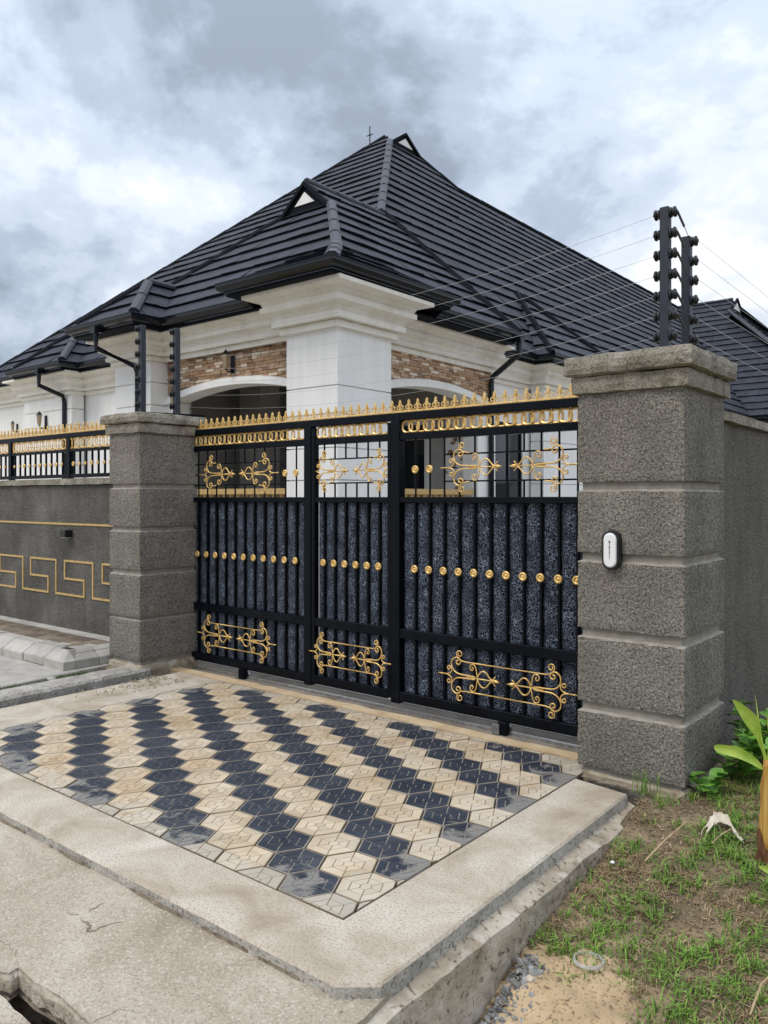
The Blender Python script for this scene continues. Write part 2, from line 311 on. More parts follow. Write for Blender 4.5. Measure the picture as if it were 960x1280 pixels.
def extr(bm, poly, fn, t0, t1):
    """extrude a 2-D outline; fn(u, v, t) -> 3-D"""
    a = [bm.verts.new(fn(u, v, t0)) for u, v in poly]; b = [bm.verts.new(fn(u, v, t1)) for u, v in poly]
    n = len(poly)
    for i in range(n): bm.faces.new((a[i], a[(i+1) % n], b[(i+1) % n], b[i]))
    for tri in tessellate_polygon([[Vector((u, v, 0)) for u, v in poly]]):
        bm.faces.new([b[k] for k in tri]); bm.faces.new([a[k] for k in reversed(tri)])
def fixn(bm): bmesh.ops.recalc_face_normals(bm, faces=bm.faces[:]); return bm
def tube(bm, pts, r, n=6, taper=None, mi=0):
    pts = [Vector(p) for p in pts]; rings = []
    up = Vector((0, 0, 1))
    for i, p in enumerate(pts):
        d = (pts[min(i+1, len(pts)-1)]-pts[max(i-1, 0)])
        if d.length < 1e-9: d = Vector((0, 0, 1))
        d.normalize()
        s = d.cross(Vector((0, 1, 0)) if abs(d.y) < .8 else Vector((1, 0, 0))).normalized(); u = s.cross(d)
        rad = r*(taper(i/(len(pts)-1)) if taper else 1)
        rings.append([bm.verts.new(p+(s*math.cos(a)+u*math.sin(a))*rad) for a in [2*math.pi*(k+.5)/n for k in range(n)]])
    for a, b in zip(rings, rings[1:]):
        for k in range(n):
            bm.faces.new((a[k], a[(k+1) % n], b[(k+1) % n], b[k])).material_index = mi
    bm.faces.new(list(reversed(rings[0]))).material_index = mi; bm.faces.new(rings[-1]).material_index = mi
def loft_path(bm, path, prof, closed=False, caps=True):
    """sweep profile [(offset outward, z)] along a plan path; outward is to the right of travel; mitred corners"""
    n = len(path); P = [Vector(p) for p in path]; offs = []
    for i in range(n):
        a = P[i-1] if (i > 0 or closed) else None; b = P[(i+1) % n] if (i < n-1 or closed) else None
        d1 = (P[i]-a).normalized() if a is not None else None; d2 = (b-P[i]).normalized() if b is not None else None
        if d1 is None: d1 = d2
        if d2 is None: d2 = d1
        n1 = Vector((d1.y, -d1.x)); n2 = Vector((d2.y, -d2.x)); mvec = (n1+n2)
        mvec = mvec/(mvec.length_squared/2) if mvec.length > 1e-6 else n1
        offs.append(mvec)
    rows = [[bm.verts.new((P[i].x+offs[i].x*o, P[i].y+offs[i].y*o, z)) for i in range(n)] for o, z in prof]
    m_ = n if closed else n-1
    for r0, r1 in zip(rows, rows[1:]):
        for i in range(m_):
            j = (i+1) % n
            bm.faces.new((r0[i], r0[j], r1[j], r1[i]))
    if not closed and caps:
        bm.faces.new([r[0] for r in rows]); bm.faces.new([r[-1] for r in reversed(rows)])
def clip(poly, planes):
    """Sutherland-Hodgman in 2-D; planes = [(nx, ny, c)] keep nx*u+ny*v+c >= 0"""
    for (a, b, c) in planes:
        o = []
        for i in range(len(poly)):
            p, q = poly[i], poly[(i+1) % len(poly)]
            dp = a*p[0]+b*p[1]+c; dq = a*q[0]+b*q[1]+c
            if dp >= 0: o.append(p)
            if (dp >= 0) != (dq >= 0):
                t_ = dp/(dp-dq); o.append((p[0]+(q[0]-p[0])*t_, p[1]+(q[1]-p[1])*t_))
        poly = o
        if len(poly) < 3: return []
    return poly
def area2(p): return sum(p[i][0]*p[(i+1) % len(p)][1]-p[(i+1) % len(p)][0]*p[i][1] for i in range(len(p)))/2
def edge_planes(poly):
    s = 1 if area2(poly) > 0 else -1; o = []
    for i in range(len(poly)):
        p, q = poly[i], poly[(i+1) % len(poly)]
        nx, ny = -(q[1]-p[1])*s, (q[0]-p[0])*s; ln = math.hypot(nx, ny)
        if ln > 1e-9: o.append((nx/ln, ny/ln, -(nx*p[0]+ny*p[1])/ln))
    return o
def inside(poly, x, y): return all(a*x+b*y+c >= -1e-6 for a, b, c in edge_planes(poly))

# ================================================================== GROUND
def soil_z(x, y):
    pts = [(-9, -.44), (1.2, -.43), (2.3, -.39), (2.65, -.34), (3.15, -.235), (3.8, -.12), (4.35, -.035), (5, -.01), (60, 0)]
    z = 0 if y > 0 else -.44
    for (a, za), (b, zb) in zip(pts, pts[1:]):
        if a <= y <= b: z = za+(zb-za)*max(0, (y-a))/(b-a); break
    z += .035*noise.noise(Vector((x*2.1, y*2.1, 0)))+.013*noise.noise(Vector((x*9, y*9, 4)))+.006*noise.noise(Vector((x*24, y*24, 9)))
    return z - .05*max(0, min(1.5, x+.9))*max(0, min(1, (5-y)/2))
def axis(lo, hi, step, far):
    a = [lo+i*step for i in range(int((hi-lo)/step)+1)]
    return [-far, -120, -50, -25] + [v for v in (-16, -12) if v < lo-1] + a + [v for v in (hi+.8, hi+2, hi+5, hi+10, 50, 120, far) if v > a[-1]]
xs = [-600, -200, -60, -25, -15, -8, -3, -1.74] + [-1.70+.045*i for i in range(76)] + [2.2, 3.5, 6, 12, 30, 80, 200, 600]
ys = [-600, -200, -60, -20, -8, -3, -1, 0, .8] + [1.3+.045*i for i in range(120)] + [7.2, 8.5, 11, 15, 20, 30, 60, 120, 300, 600]
bm = nb_(); grid = []
for x in xs:
    col = []
    for y in ys:
        z = soil_z(x, y) if x > -1.72 else -.85
        col.append(bm.verts.new((x, y, z)))
    grid.append(col)
for i in range(len(xs)-1):
    for j in range(len(ys)-1):
        bm.faces.new((grid[i][j], grid[i+1][j], grid[i+1][j+1], grid[i][j+1]))
# sand drift near the foot of the slab
ground = struct(obj('ground', bm, M['soil'], smooth=True))
bm = nb_(); cells = {}
def sandmask(x, y): 
    return 1-((x+1.37)/.33)**2-((y-2.62)/.52)**2 + .55*noise.noise(Vector((x*4, y*4, 2)))+.5*noise.noise(Vector((x*15, y*15, 6)))+.3*noise.noise(Vector((x*40, y*40, 6)))
st = .0175
def sv(i, j):
    if (i, j) not in cells:
        x, y = -1.66+i*st, 1.4+j*st; mk = sandmask(x, y)
        cells[(i, j)] = bm.verts.new((x, y, soil_z(x, y)+min(.022, max(-.03, mk*.05))))
    return cells[(i, j)]
for i in range(72):
    for j in range(132):
        if sandmask(-1.66+(i+.5)*st, 1.4+(j+.5)*st) > -.35: bm.faces.new((sv(i, j), sv(i+1, j), sv(i+1, j+1), sv(i, j+1)))
struct(obj('sand', bm, M['sand'], smooth=True))

# road slab with a broken drain opening
ZR = -.05
hole = [(-2.86, .78)]   # filled below
def atg(px, py, z):
    d = (1.65-z)/((py-622.5)/1000); r = (px-480)/1000*d
    return (r*.776-d*.631, r*.631+d*.776)
hole = [atg(*p, ZR) for p in ((-60, 1228), (0, 1214), (12, 1216), (23, 1209), (34, 1218), (43, 1227), (60, 1236), (77, 1246), (94, 1262), (112, 1279), (135, 1310), (100, 1330), (62, 1300), (40, 1281), (27, 1268), (18, 1262), (8, 1249), (0, 1243), (-70, 1262))]
outer = [(-60, -30), (-1.70, -30)] + [(-1.70+.02*noise.noise(Vector((0, k*.8, 0))), -1+k*.12) for k in range(26)] + [(-1.74, 2.3), (-6.3, 2.3), (-60, 2.3)]
def slab_with_hole(outer, hole, z0, z1):
    bm = nb_(); loops = [[Vector((x, y, 0)) for x, y in outer], [Vector((x, y, 0)) for x, y in hole]]
    allp = outer+hole; top = [bm.verts.new((x, y, z1)) for x, y in allp]; bot = [bm.verts.new((x, y, z0)) for x, y in allp]
    for tri in tessellate_polygon(loops): bm.faces.new([top[k] for k in tri]); bm.faces.new([bot[k] for k in reversed(tri)])
    for s, n_ in ((0, len(outer)), (len(outer), len(hole))):
        for i in range(n_):
            a, b_ = s+i, s+(i+1) % n_; bm.faces.new((top[a], top[b_], bot[b_], bot[a]))
    return fixn(bm)
road = struct(obj('road', slab_with_hole(outer, hole, ZR-.10, ZR), M['road']))
# broken rims of the opening and drain channel walls
bm = nb_()
hc = Vector((sum(p[0] for p in hole)/len(hole), sum(p[1] for p in hole)/len(hole)))
rim = []
for i in range(len(hole)):
    a = Vector(hole[i]); b_ = Vector(hole[(i+1) % len(hole)])
    nsub = max(1, int((b_-a).length/.03))
    for k in range(nsub): rim.append(a.lerp(b_, k/nsub))
rows = []
for z, s in ((ZR+.001, .012), (ZR-.02, -.012), (ZR-.06, -.02), (ZR-.11, .02), (ZR-.15, .10), (ZR-.22, .20), (-.86, .26)):
    row = []
    for p in rim:
        dirv = (p-hc).normalized(); nn = noise.noise(Vector((p.x*22, p.y*22, z*30)))
        row.append(bm.verts.new((p.x+dirv.x*(s+.016*nn), p.y+dirv.y*(s+.016*nn), z+(.0 if z > ZR else .008*nn))))
    rows.append(row)
for r0, r1 in zip(rows, rows[1:]):
    for i in range(len(rim)):
        j = (i+1) % len(rim); bm.faces.new((r0[i], r0[j], r1[j], r1[i]))
dr = obj('drain_opening', bm, M['roughwall'], road, smooth=False)
rb = random.Random(3)
for k in range(9):
    bm = nb_(); bmesh.ops.create_icosphere(bm, subdivisions=1, radius=.05+.03*rb.random())
    for v in bm.verts: v.co = v.co*(.7+.6*rb.random()); v.co.z *= .7
    o = obj('rubble', bm, M['kerbface'], road); o.location = (hc.x+rb.uniform(-.28, .18), hc.y+rb.uniform(-.16, .16), -.52+rb.uniform(-.2, .12)); o.rotation_euler = (rb.random()*3, rb.random()*3, rb.random()*3)

M['dirt_contact_shade'] = mat('packed_dirt_shade', [(.3, (.11, .085, .055)), (.7, (.26, .21, .15))], scale=25, rough=1, coord='World', bump=[(80, .6, .006, 'n')])
def crack(pts, wmax, seed):
    bm = nb_(); rc = random.Random(seed); P = [Vector(atg(x, y, ZR)) for x, y in pts]; Q = []
    for a, b_ in zip(P, P[1:]):
        for q in range(6): Q.append(a.lerp(b_, q/6)+Vector((rc.gauss(0, .0035), rc.gauss(0, .0035))))
    Q.append(P[-1]); n_ = len(Q); rw = []
    for i, p in enumerate(Q):
        d = (Q[min(i+1, n_-1)]-Q[max(i-1, 0)]).normalized(); w_ = wmax*math.sin(math.pi*(i+.3)/(n_))*(.35+rc.random())
        rw.append((bm.verts.new((p.x-d.y*w_, p.y+d.x*w_, ZR+.0012)), bm.verts.new((p.x+d.y*w_*rc.random(), p.y-d.x*w_*rc.random(), ZR+.0012))))
    for a, b_ in zip(rw, rw[1:]): bm.faces.new((a[0], a[1], b_[1], b_[0]))
    return obj('crack', fixn(bm), M['dirt_contact_shade'], road)
crack([(101, 1149), (106, 1153), (112, 1158), (108, 1165), (120, 1163), (132, 1157), (158, 1152)], .010, 1)
crack([(110, 1140), (118, 1136), (126, 1131), (134, 1128)], .004, 2)
crack([(84, 1142), (92, 1144), (100, 1143)], .003, 3)
crack([(23, 1209), (20, 1190), (6, 1178), (-10, 1170)], .002, 4)
crack([(112, 1279), (150, 1262), (178, 1266)], .002, 5)
# rough retaining edge below the slab on the right
bm = nb_(); rows = []
ny, nz_ = 90, 16
for i in range(ny+1):
    y = -.6+4.95*i/ny; row = []
    for k in range(nz_+1):
        z = ZR-.004-.62*k/nz_
        o_ = .008*noise.noise(Vector((y*3, z*4, 0)))+.006*noise.noise(Vector((y*14, z*14, 3)))+.006*noise.noise(Vector((y*38, z*38, 7)))
        x = -1.672+(.0 if k > 0 else -.12)+.012*max(0, min(1, (3.4-y)/1.6))+.010*k/nz_+o_*(1 if k else 0)
        row.append(bm.verts.new((x, y, z+.008*noise.noise(Vector((y*6, x*20, 0)))*(1 if k < 3 else 0)+.004)))
    rows.append(row)
for a, b_ in zip(rows, rows[1:]):
    for k in range(nz_): bm.faces.new((a[k], b_[k], b_[k+1], a[k+1]))
struct(obj('retaining_wall', fixn(bm), M['roughwall'], smooth=False))

# ------------------------------------------------------------------ driveway apron
AX0, AX1, AY0, AY1 = -5.72, -2.10, 2.33, 4.655
drive = struct(obj('driveway', (lambda b: (box(b, AX0, AX1, AY0, AY1, ZR+.003, -.012), b)[1])(nb_()), M['grout']))
s_ = .24/math.sqrt(3); wv = .24
_u, _n = (math.cos(R(-30)), math.sin(R(-30))), (.5, math.sqrt(.75))
def T(p):   # the moulds are a touch longer across the stripes than along them
    a = (p[0]*_u[0]+p[1]*_u[1])*.948; b = (p[0]*_n[0]+p[1]*_n[1])*1.03; return (_u[0]*a+_n[0]*b, _u[1]*a+_n[1]*b)
def hexpoly(r): return [(r*math.cos(R(60*k)), r*math.sin(R(60*k))) for k in range(6)]
def inset_poly(poly, d):
    pl = edge_planes(poly); return clip([(-9, -9), (9, -9), (9, 9), (-9, 9)], [(a, b, c-d) for a, b, c in pl])
# raised plates of the moulded pattern: six ring plates, then three rhombs in the middle
plates = []
Ro, Ri, Rc = s_*.960, s_*.56, s_*.20
for k in range(6):
    a0, a1 = R(60*k), R(60*k+60)
    for ra, rb_ in ((Ro, Ri), (Ri, Rc)):
        plates.append([(ra*math.cos(a0), ra*math.sin(a0)), (ra*math.cos(a1), ra*math.sin(a1)), (rb_*math.cos(a1), rb_*math.sin(a1)), (rb_*math.cos(a0), rb_*math.sin(a0))])
plates.append([(Rc*math.cos(R(60*k)), Rc*math.sin(R(60*k))) for k in range(6)])
plates = [inset_poly(p, .0016) for p in plates]
_dk = [(-math.cos(R(30+60*k)), -math.sin(R(30+60*k)), wv/2*.91) for k in range(6)]
plates_dark = [[T(q) for q in clip(inset_poly(p, .0009), _dk)] for p in plates]; plates = [[T(q) for q in p] for p in plates]
def paver_mesh(cx, cy, m, cut=True):
    bm = nb_()
    planes = [(1, 0, cx-AX0-.003), (-1, 0, AX1-.003-cx), (0, 1, cy-AY0-.003), (0, -1, AY1-.003-cy)] if cut else []
    base = clip([T(q) for q in hexpoly(s_*.968)], planes)
    if len(base) >= 3 and cut and abs(area2(base)) < .62*wv*wv*.866*.948*1.03: m = M['tedge']
    if len(base) < 3 or abs(area2(base)) < .0006: bm.free(); return None
    prism(bm, base, -.012, 0, 1)
    for p in (plates_dark if m is M['tdark'] else plates):
        q = clip(p, planes)
        if len(q) < 3 or abs(area2(q)) < 1e-5: continue
        a = [bm.verts.new((x, y, -.0005)) for x, y in q]
        cxx = sum(x for x, y in q)/len(q); cyy = sum(y for x, y in q)/len(q)
        b_ = [bm.verts.new((x+(cxx-x)*.035, y+(cyy-y)*.035, .0028)) for x, y in q]
        bm.faces.new(b_)
        for i in range(len(q)): bm.faces.new((a[i], a[(i+1) % len(q)], b_[(i+1) % len(q)], b_[i]))
    me = bpy.data.meshes.new('paver'); fixn(bm); bm.to_mesh(me); bm.free(); me.materials.append(m); me.materials.append(M['tdust' if m is M['tdark'] else 'tgroove']); return me
full = {0: paver_mesh(0, 0, M['tdark'], False), 1: paver_mesh(0, 0, M['tcream'], False)}
X0h, Y0h = -2.369, 3.423
for q in range(-22, 6):
    for r_ in range(-14, 26):
        dx_, dy_ = T((q*1.5*s_, wv*(r_+q/2))); cx = X0h+dx_; cy = Y0h+dy_
        if not (AX0-s_ < cx < AX1+s_ and AY0-.13 < cy < AY1+.13): continue
        k = 0 if (q+r_) % 2 == 0 else 1
        inn = AX0+s_ < cx < AX1-s_ and AY0+.125 < cy < AY1-.125
        me = full[k] if inn else paver_mesh(cx, cy, M['tdark' if k == 0 else 'tcream'])
        if me is None: continue
        o = bpy.data.objects.new('paver', me); C.objects.link(o); o.parent = drive
        o.location = (cx, cy, .0005+random.uniform(-.0012, .0022)); o.rotation_euler = (random.gauss(0, .0035), random.gauss(0, .0035), 0)
# cast border round the pavers with worn outer edge
def slabpoly(poly, z0, z1, name, mats, step=.04, amp=.0035, bevel=.010, keep=()):
    """slab whose listed outer edges are subdivided and chipped"""
    pts = []
    n_ = len(poly)
    for i in range(n_):
        a = Vector(poly[i]); b_ = Vector(poly[(i+1) % n_]); k = max(1, int((b_-a).length/step)) if i in keep else 1
        for q in range(k):
            p = a.lerp(b_, q/k); worn = (i in keep)
            pts.append((p, worn or ((i-1) % n_ in keep and q == 0)))
    bm = nb_(); N_ = len(pts); cen = sum((p for p, _ in pts), Vector((0, 0)))/N_
    def outd(i):
        a = pts[i-1][0]; b_ = pts[(i+1) % N_][0]; t_ = (b_-a).normalized(); return Vector((t_.y, -t_.x))
    rings = []
    for z, o_, nz2 in ((z0, 0, 1), (z1-bevel, 0, 1), (z1, -bevel, .8)):
        ring = []
        for i, (p, wn_) in enumerate(pts):
            d = outd(i); nn = noise.noise(Vector((p.x*7, p.y*7, z*14)))*amp+noise.noise(Vector((p.x*31, p.y*31, z*40)))*amp*.6
            k = (o_+nn*nz2) if wn_ else 0
            ring.append(bm.verts.new((p.x+d.x*k, p.y+d.y*k, z)))
        rings.append(ring)
    for r0, r1, mi in ((rings[0], rings[1], 1), (rings[1], rings[2], 0)):
        for i in range(N_):
            f = bm.faces.new((r0[i], r0[(i+1) % N_], r1[(i+1) % N_], r1[i])); f.material_index = mi
    for tri in tessellate_polygon([[Vector((v.co.x, v.co.y, 0)) for v in rings[2]]]): bm.faces.new([rings[2][k] for k in tri])
    return obj(name, fixn(bm), mats)
CM = [M['concrete'], M['kerbface']]
brd = slabpoly([(-14, 2.0), (-1.84, 2.0), (-1.72, 2.1), (-1.76, 4.32), (-2.095, 4.36), (-2.095, 2.325), (-14, 2.325)], ZR-.02, 0, 'concrete_border', CM, keep=(0, 1, 2))
struct(brd)
struct(slabpoly([(-6.28, 2.33), (AX0-.005, 2.33), (AX0-.005, 4.66), (-6.28, 4.66)], ZR-.02, .002, 'side_border', CM, keep=()))
struct(obj('gate_threshold', roughbox(-6.46, -2.12, 4.662, 4.80, ZR-.1, .014, cut=.12, amp=.006), M['ochre']))
bm = nb_(); box(bm, -7.2, -2.1, 4.802, 5.2, -.4, -.035); struct(obj('gate_track_bed', bm, M['trackbed']))
bm = nb_(); box(bm, -30, -1.9, 5.202, 60, -.4, -.03); struct(obj('compound_floor', bm, M['floor']))
bm = nb_(); box(bm, -7.1, -2.1, 4.97, 5.0, -.035, -.012); struct(obj('gate_track_rail', bm, M['zinc']))

def dirt_shade_line(path, w0, z, seed, thr=-.15):  # dirt strip whose dark colour also paints the contact shadow along an edge
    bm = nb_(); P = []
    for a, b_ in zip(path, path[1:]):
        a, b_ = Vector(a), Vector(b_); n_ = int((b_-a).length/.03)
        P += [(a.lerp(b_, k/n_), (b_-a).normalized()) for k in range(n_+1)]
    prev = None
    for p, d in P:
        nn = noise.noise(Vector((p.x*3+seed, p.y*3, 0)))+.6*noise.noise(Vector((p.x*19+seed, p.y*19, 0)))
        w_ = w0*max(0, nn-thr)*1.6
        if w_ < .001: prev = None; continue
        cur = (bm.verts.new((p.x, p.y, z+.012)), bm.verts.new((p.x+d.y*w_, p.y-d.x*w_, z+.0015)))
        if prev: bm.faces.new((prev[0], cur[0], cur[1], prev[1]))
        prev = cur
    return stuff(obj('dirt_contact_shade', bm, M['dirt_contact_shade']))
dirt_shade_line([(-9, 1.998), (-1.86, 1.998)], .010, ZR, 1)
dirt_shade_line([(-7.0, 4.33), (-6.45, 4.33)], .04, .0, 5, -.4)
dirt_shade_line([(-2.08, 4.455), (-1.75, 4.455)], .035, .0, 9, -.5)
# ------------------------------------------------------------------ left verge: curb, walk and bevelled planter kerb
def strip_noise(name, pts_l, pts_r, z, zt, m):
    pass
kb = nb_(); rows = []
for i in range(41):
    y = 1.0+3.45*i/40; xx = -6.34-.10*((y-1)/3.4)+.012*noise.noise(Vector((y*6, 1, 0)))
    prof = [(.0, ZR-.03), (.0, .03), (-.02, .055), (-.10, .07), (-.22, .065), (-.30, .03), (-.31, ZR-.03)]
    rows.append([kb.verts.new((xx+a+.007*noise.noise(Vector((y*19, a*20, z*20))), y, z+.006*noise.noise(Vector((y*9, a*9, 5))))) for a, z in prof])
for a, b_ in zip(rows, rows[1:]):
    for k in range(6): kb.faces.new((a[k], b_[k], b_[k+1], a[k+1]))
kb.faces.new([v for v in rows[-1]]); kb.faces.new([v for v in reversed(rows[0])])
struct(obj('curb', fixn(kb), M['kerbface'], smooth=False))
struct(slabpoly([(-16, 2.33), (-6.76, 2.33), (-6.86, 3.2), (-7.0, 4.5), (-7.02, 4.62), (-16, 4.62)], ZR-.03, .035, 'walkway', [M['pavegrey'], M['kerbface']], keep=(1, 2)))
# bevelled kerb stones
kerb = struct(obj('planter_base', (lambda b: (box(b, -16, -7.10, 4.06, 4.64, .0, .17), b)[1])(nb_()), M['grout']))
def kerbstone(u0, u1, corner=0):
    b = nb_(); 
    extr(b, [(0, .035), (0, .115), (.13, .20), (.30, .20), (.30, .035)], lambda u, v, t_: (t_, u, v), u0, u1); fixn(b)
    bmesh.ops.bevel(b, geom=b.edges[:], offset=.006, segments=1, affect='EDGES'); return b
k0 = obj('kerbstone', kerbstone(-.20, .20), M['pavegrey'], kerb)
xk = -7.36-.0
i = 0
while xk > -12.5:
    o = k0 if i == 0 else inst('kerbstone', k0, kerb)
    o.location = (xk-.23, 3.90+random.uniform(-.006, .006), random.uniform(-.004, .004)); o.rotation_euler = (0, 0, random.gauss(0, .008)); xk -= .415; i += 1
# end stones along the return to the pillar (bevel faces the driveway)
for j in range(2):
    o = inst('kerbstone', k0, kerb); o.location = (-7.02+.0*j, 4.16+.30+.0-.0+.0*j-.0 if j else 4.13, 0); o.rotation_euler = (0, 0, R(90)); o.scale = (.62 if j else .62, 1, 1)
    o.location.y = 4.02+.125+.255*j
# corner stone
b = nb_(); a0, a1 = (-7.38, 3.90), (-7.02, 4.02)
vb = [b.verts.new(p) for p in ((-7.38, 3.90, .035), (-7.02, 3.90, .035), (-7.02, 4.02, .035), (-7.38, 4.02, .035),
     (-7.38, 3.90, .115), (-7.02, 3.90, .115), (-7.02, 4.02, .115), (-7.15, 4.03, .20), (-7.38, 4.03, .20), (-7.38, 4.1, .2), (-7.15, 4.1, .2))]
for f in ((0, 1, 5, 4), (1, 2, 6, 5), (4, 5, 7, 8), (5, 6, 10, 7), (8, 7, 10, 9)): b.faces.new([vb[q] for q in f])
obj('corner_kerbstone', fixn(b), M['pavegrey'], kerb)
# paved top of the planter: alternating brown blocks in a pale margin
i = 0
p0 = None
for ix in range(20):
    for iy in range(2):
        px_ = -7.42-ix*.255; py_ = 4.24+iy*.185
        if p0 is None:
            o = p0 = obj('paving_block', bevbox(-.122, .122, -.088, .088, -.05, 0, .008), M['pavebrown'], kerb)
        else: o = inst('paving_block', p0, kerb)
        o.location = (px_+(.12 if iy else 0), py_, .203+random.uniform(-.003, .004))
bm = nb_(); box(bm, -13, -7.06, 4.515, 4.66, .1, .206); obj('margin_strip', bm, M['pavegrey'], kerb)

# ================================================================== WALLS AND PILLARS
def pillar(x0, x1, y0, y1, zb, blocks, capz, label, plinth=None):
    t_ = thing('gate_pillar', label, 'pillar', ((x0+x1)/2, (y0+y1)/2, zb), 'rendered pillars either side of the gate')
    ox, oy, oz = t_.location
    def sh(o): o.location = (-ox, -oy, -oz); return o
    top = capz[0]
    bm = nb_(); box(bm, x0+.026, x1-.026, y0+.026, y1-.026, zb, top); sh(obj('core', bm, M['groove'], t_))
    for i, (a, b_) in enumerate(blocks):
        sh(obj('block', roughbox(x0, x1, y0, y1, a, b_, cut=.035, amp=.003, bev=.006, sc=22, seed=i+x0), M['render'], t_))
    for (a, b_), (a2, b2) in zip(blocks, blocks[1:]):
        bm = nb_(); n_ = 26; rws = []
        for o_, z in ((.002, b_-.008), (.006, b_-.001), (.022, b_+.006), (.032, b_+.009)):
            pp = []
            for (ax_, ay_), (bx_, by_) in (((x0, y0), (x1, y0)), ((x1, y0), (x1, y1)), ((x1, y1), (x0, y1)), ((x0, y1), (x0, y0))):
                for q in range(n_):
                    X = ax_+(bx_-ax_)*q/n_; Y = ay_+(by_-ay_)*q/n_
                    X = min(max(X, x0+o_), x1-o_); Y = min(max(Y, y0+o_), y1-o_)
                    pp.append(bm.verts.new((X, Y, z+.005*noise.noise(Vector((X*18, Y*18, z*9))))))
            rws.append(pp)
        for r0, r1 in zip(rws, rws[1:]):
            for q in range(len(r0)): bm.faces.new((r0[q], r0[(q+1) % len(r0)], r1[(q+1) % len(r0)], r1[q]))
        sh(obj('groove_fillet', fixn(bm), M['fillet'], t_))
    sh(obj('cap_moulding', roughbox(x0-.032, x1+.032, y0-.032, y1+.032, capz[0], capz[1]-.002, cut=.05, amp=.006, bev=.01, seed=5), M['cap'], t_))
    sh(obj('cap_slab', roughbox(x0-.066, x1+.066, y0-.072, y1+.066, capz[1], capz[2], cut=.045, amp=.007, bev=.014, sc=8, seed=9+x0), M['cap'], t_))
    if plinth: sh(obj('plinth', roughbox(x0-.015, x1+.01, y0-.02, y1, plinth[0], plinth[1], cut=.05, amp=.012, bev=.015, seed=2), M['stoneplinth'], t_))
    return t_
bl = [(.035, .372), (.425, .815), (.868, 1.27), (1.32, 1.693), (1.743, 2.274)]
pillar(-2.15, -1.505, 4.5, 5.24, -.12, bl, (2.27, 2.378, 2.50), 'right gate pillar of grey roughcast blocks carrying the white oval bell light', (-.12, .01))
bl2 = [(.125, .50), (.527, .925), (.972, 1.335), (1.378, 1.74), (1.783, 2.262)]
pillar(-6.98, -6.47, 4.35, 5.02, -.15, bl2, (2.26, 2.358, 2.455), 'left gate pillar of grey roughcast blocks standing on a stained stone plinth', (-.15, .085))
# front boundary wall, left of the gate
wl = thing('boundary_wall', 'dark grey roughcast front wall painted with a gold Greek key band, left of the gate', 'wall', (-9.5, 4.72, 0))
def rel(o, t_): o.location = tuple(-v for v in t_.location); return o
bm = nb_(); box(bm, -16, -6.99, 4.66, 4.86, -.2, 1.79); rel(obj('wall_face', bm, M['render_dark'], wl), wl)
rel(obj('coping', roughbox(-16, -6.99, 4.62, 4.90, 1.79, 1.868, cut=.12, amp=.003), M['cap'], wl), wl)
bm = nb_(); box(bm, -16, -6.99, 4.652, 4.66, 1.352, 1.374); rel(obj('gold_line', bm, M['goldband'], wl), wl)
# greek key: backward S units, drawn as raised gold bands
kz0, kz1, kt = .582, .955, .022
bm = nb_()
def seg(x0, x1, z0, z1, y=4.65): box(bm, min(x0, x1), max(x0, x1), y, 4.66, min(z0, z1), max(z0, z1))
P_ = .757
kzm = .758
def h(xa, xb, z):
    if min(xa, xb) < -7.0: seg(xa, min(xb, -7.0), z-kt/2, z+kt/2)
def vv(x, za, zb_):
    if x < -7.01: seg(x-kt/2, x+kt/2, za-kt/2, zb_+kt/2, 4.6496)
for j in range(-1, 11):
    x0_ = -7.775-P_*(j+1)      # full riser at the left of this unit
    X_ = lambda f: x0_+f*P_
    vv(X_(0), kz0, kz1); h(X_(0), X_(.77), kz0); vv(X_(.77), kz0, kzm); h(X_(.245), X_(.77), kzm); vv(X_(.245), kzm, kz1); h(X_(.245), X_(1), kz1)
rel(obj('greek_key_band', bm, M['goldband'], wl), wl)
# side wall behind the right pillar
ws = thing('boundary_wall', 'plain grey roughcast side wall running back from the right gate pillar', 'wall', (-1.68, 12, 0))
bm = nb_(); box(bm, -1.85, -1.60, 5.24, 40, -.3, 2.15); rel(obj('wall_face', bm, M['render_side'], ws), ws)
rel(obj('coping', roughbox(-1.89, -1.555, 5.25, 40, 2.15, 2.225, cut=.14, amp=.006), M['cap'], ws), ws)

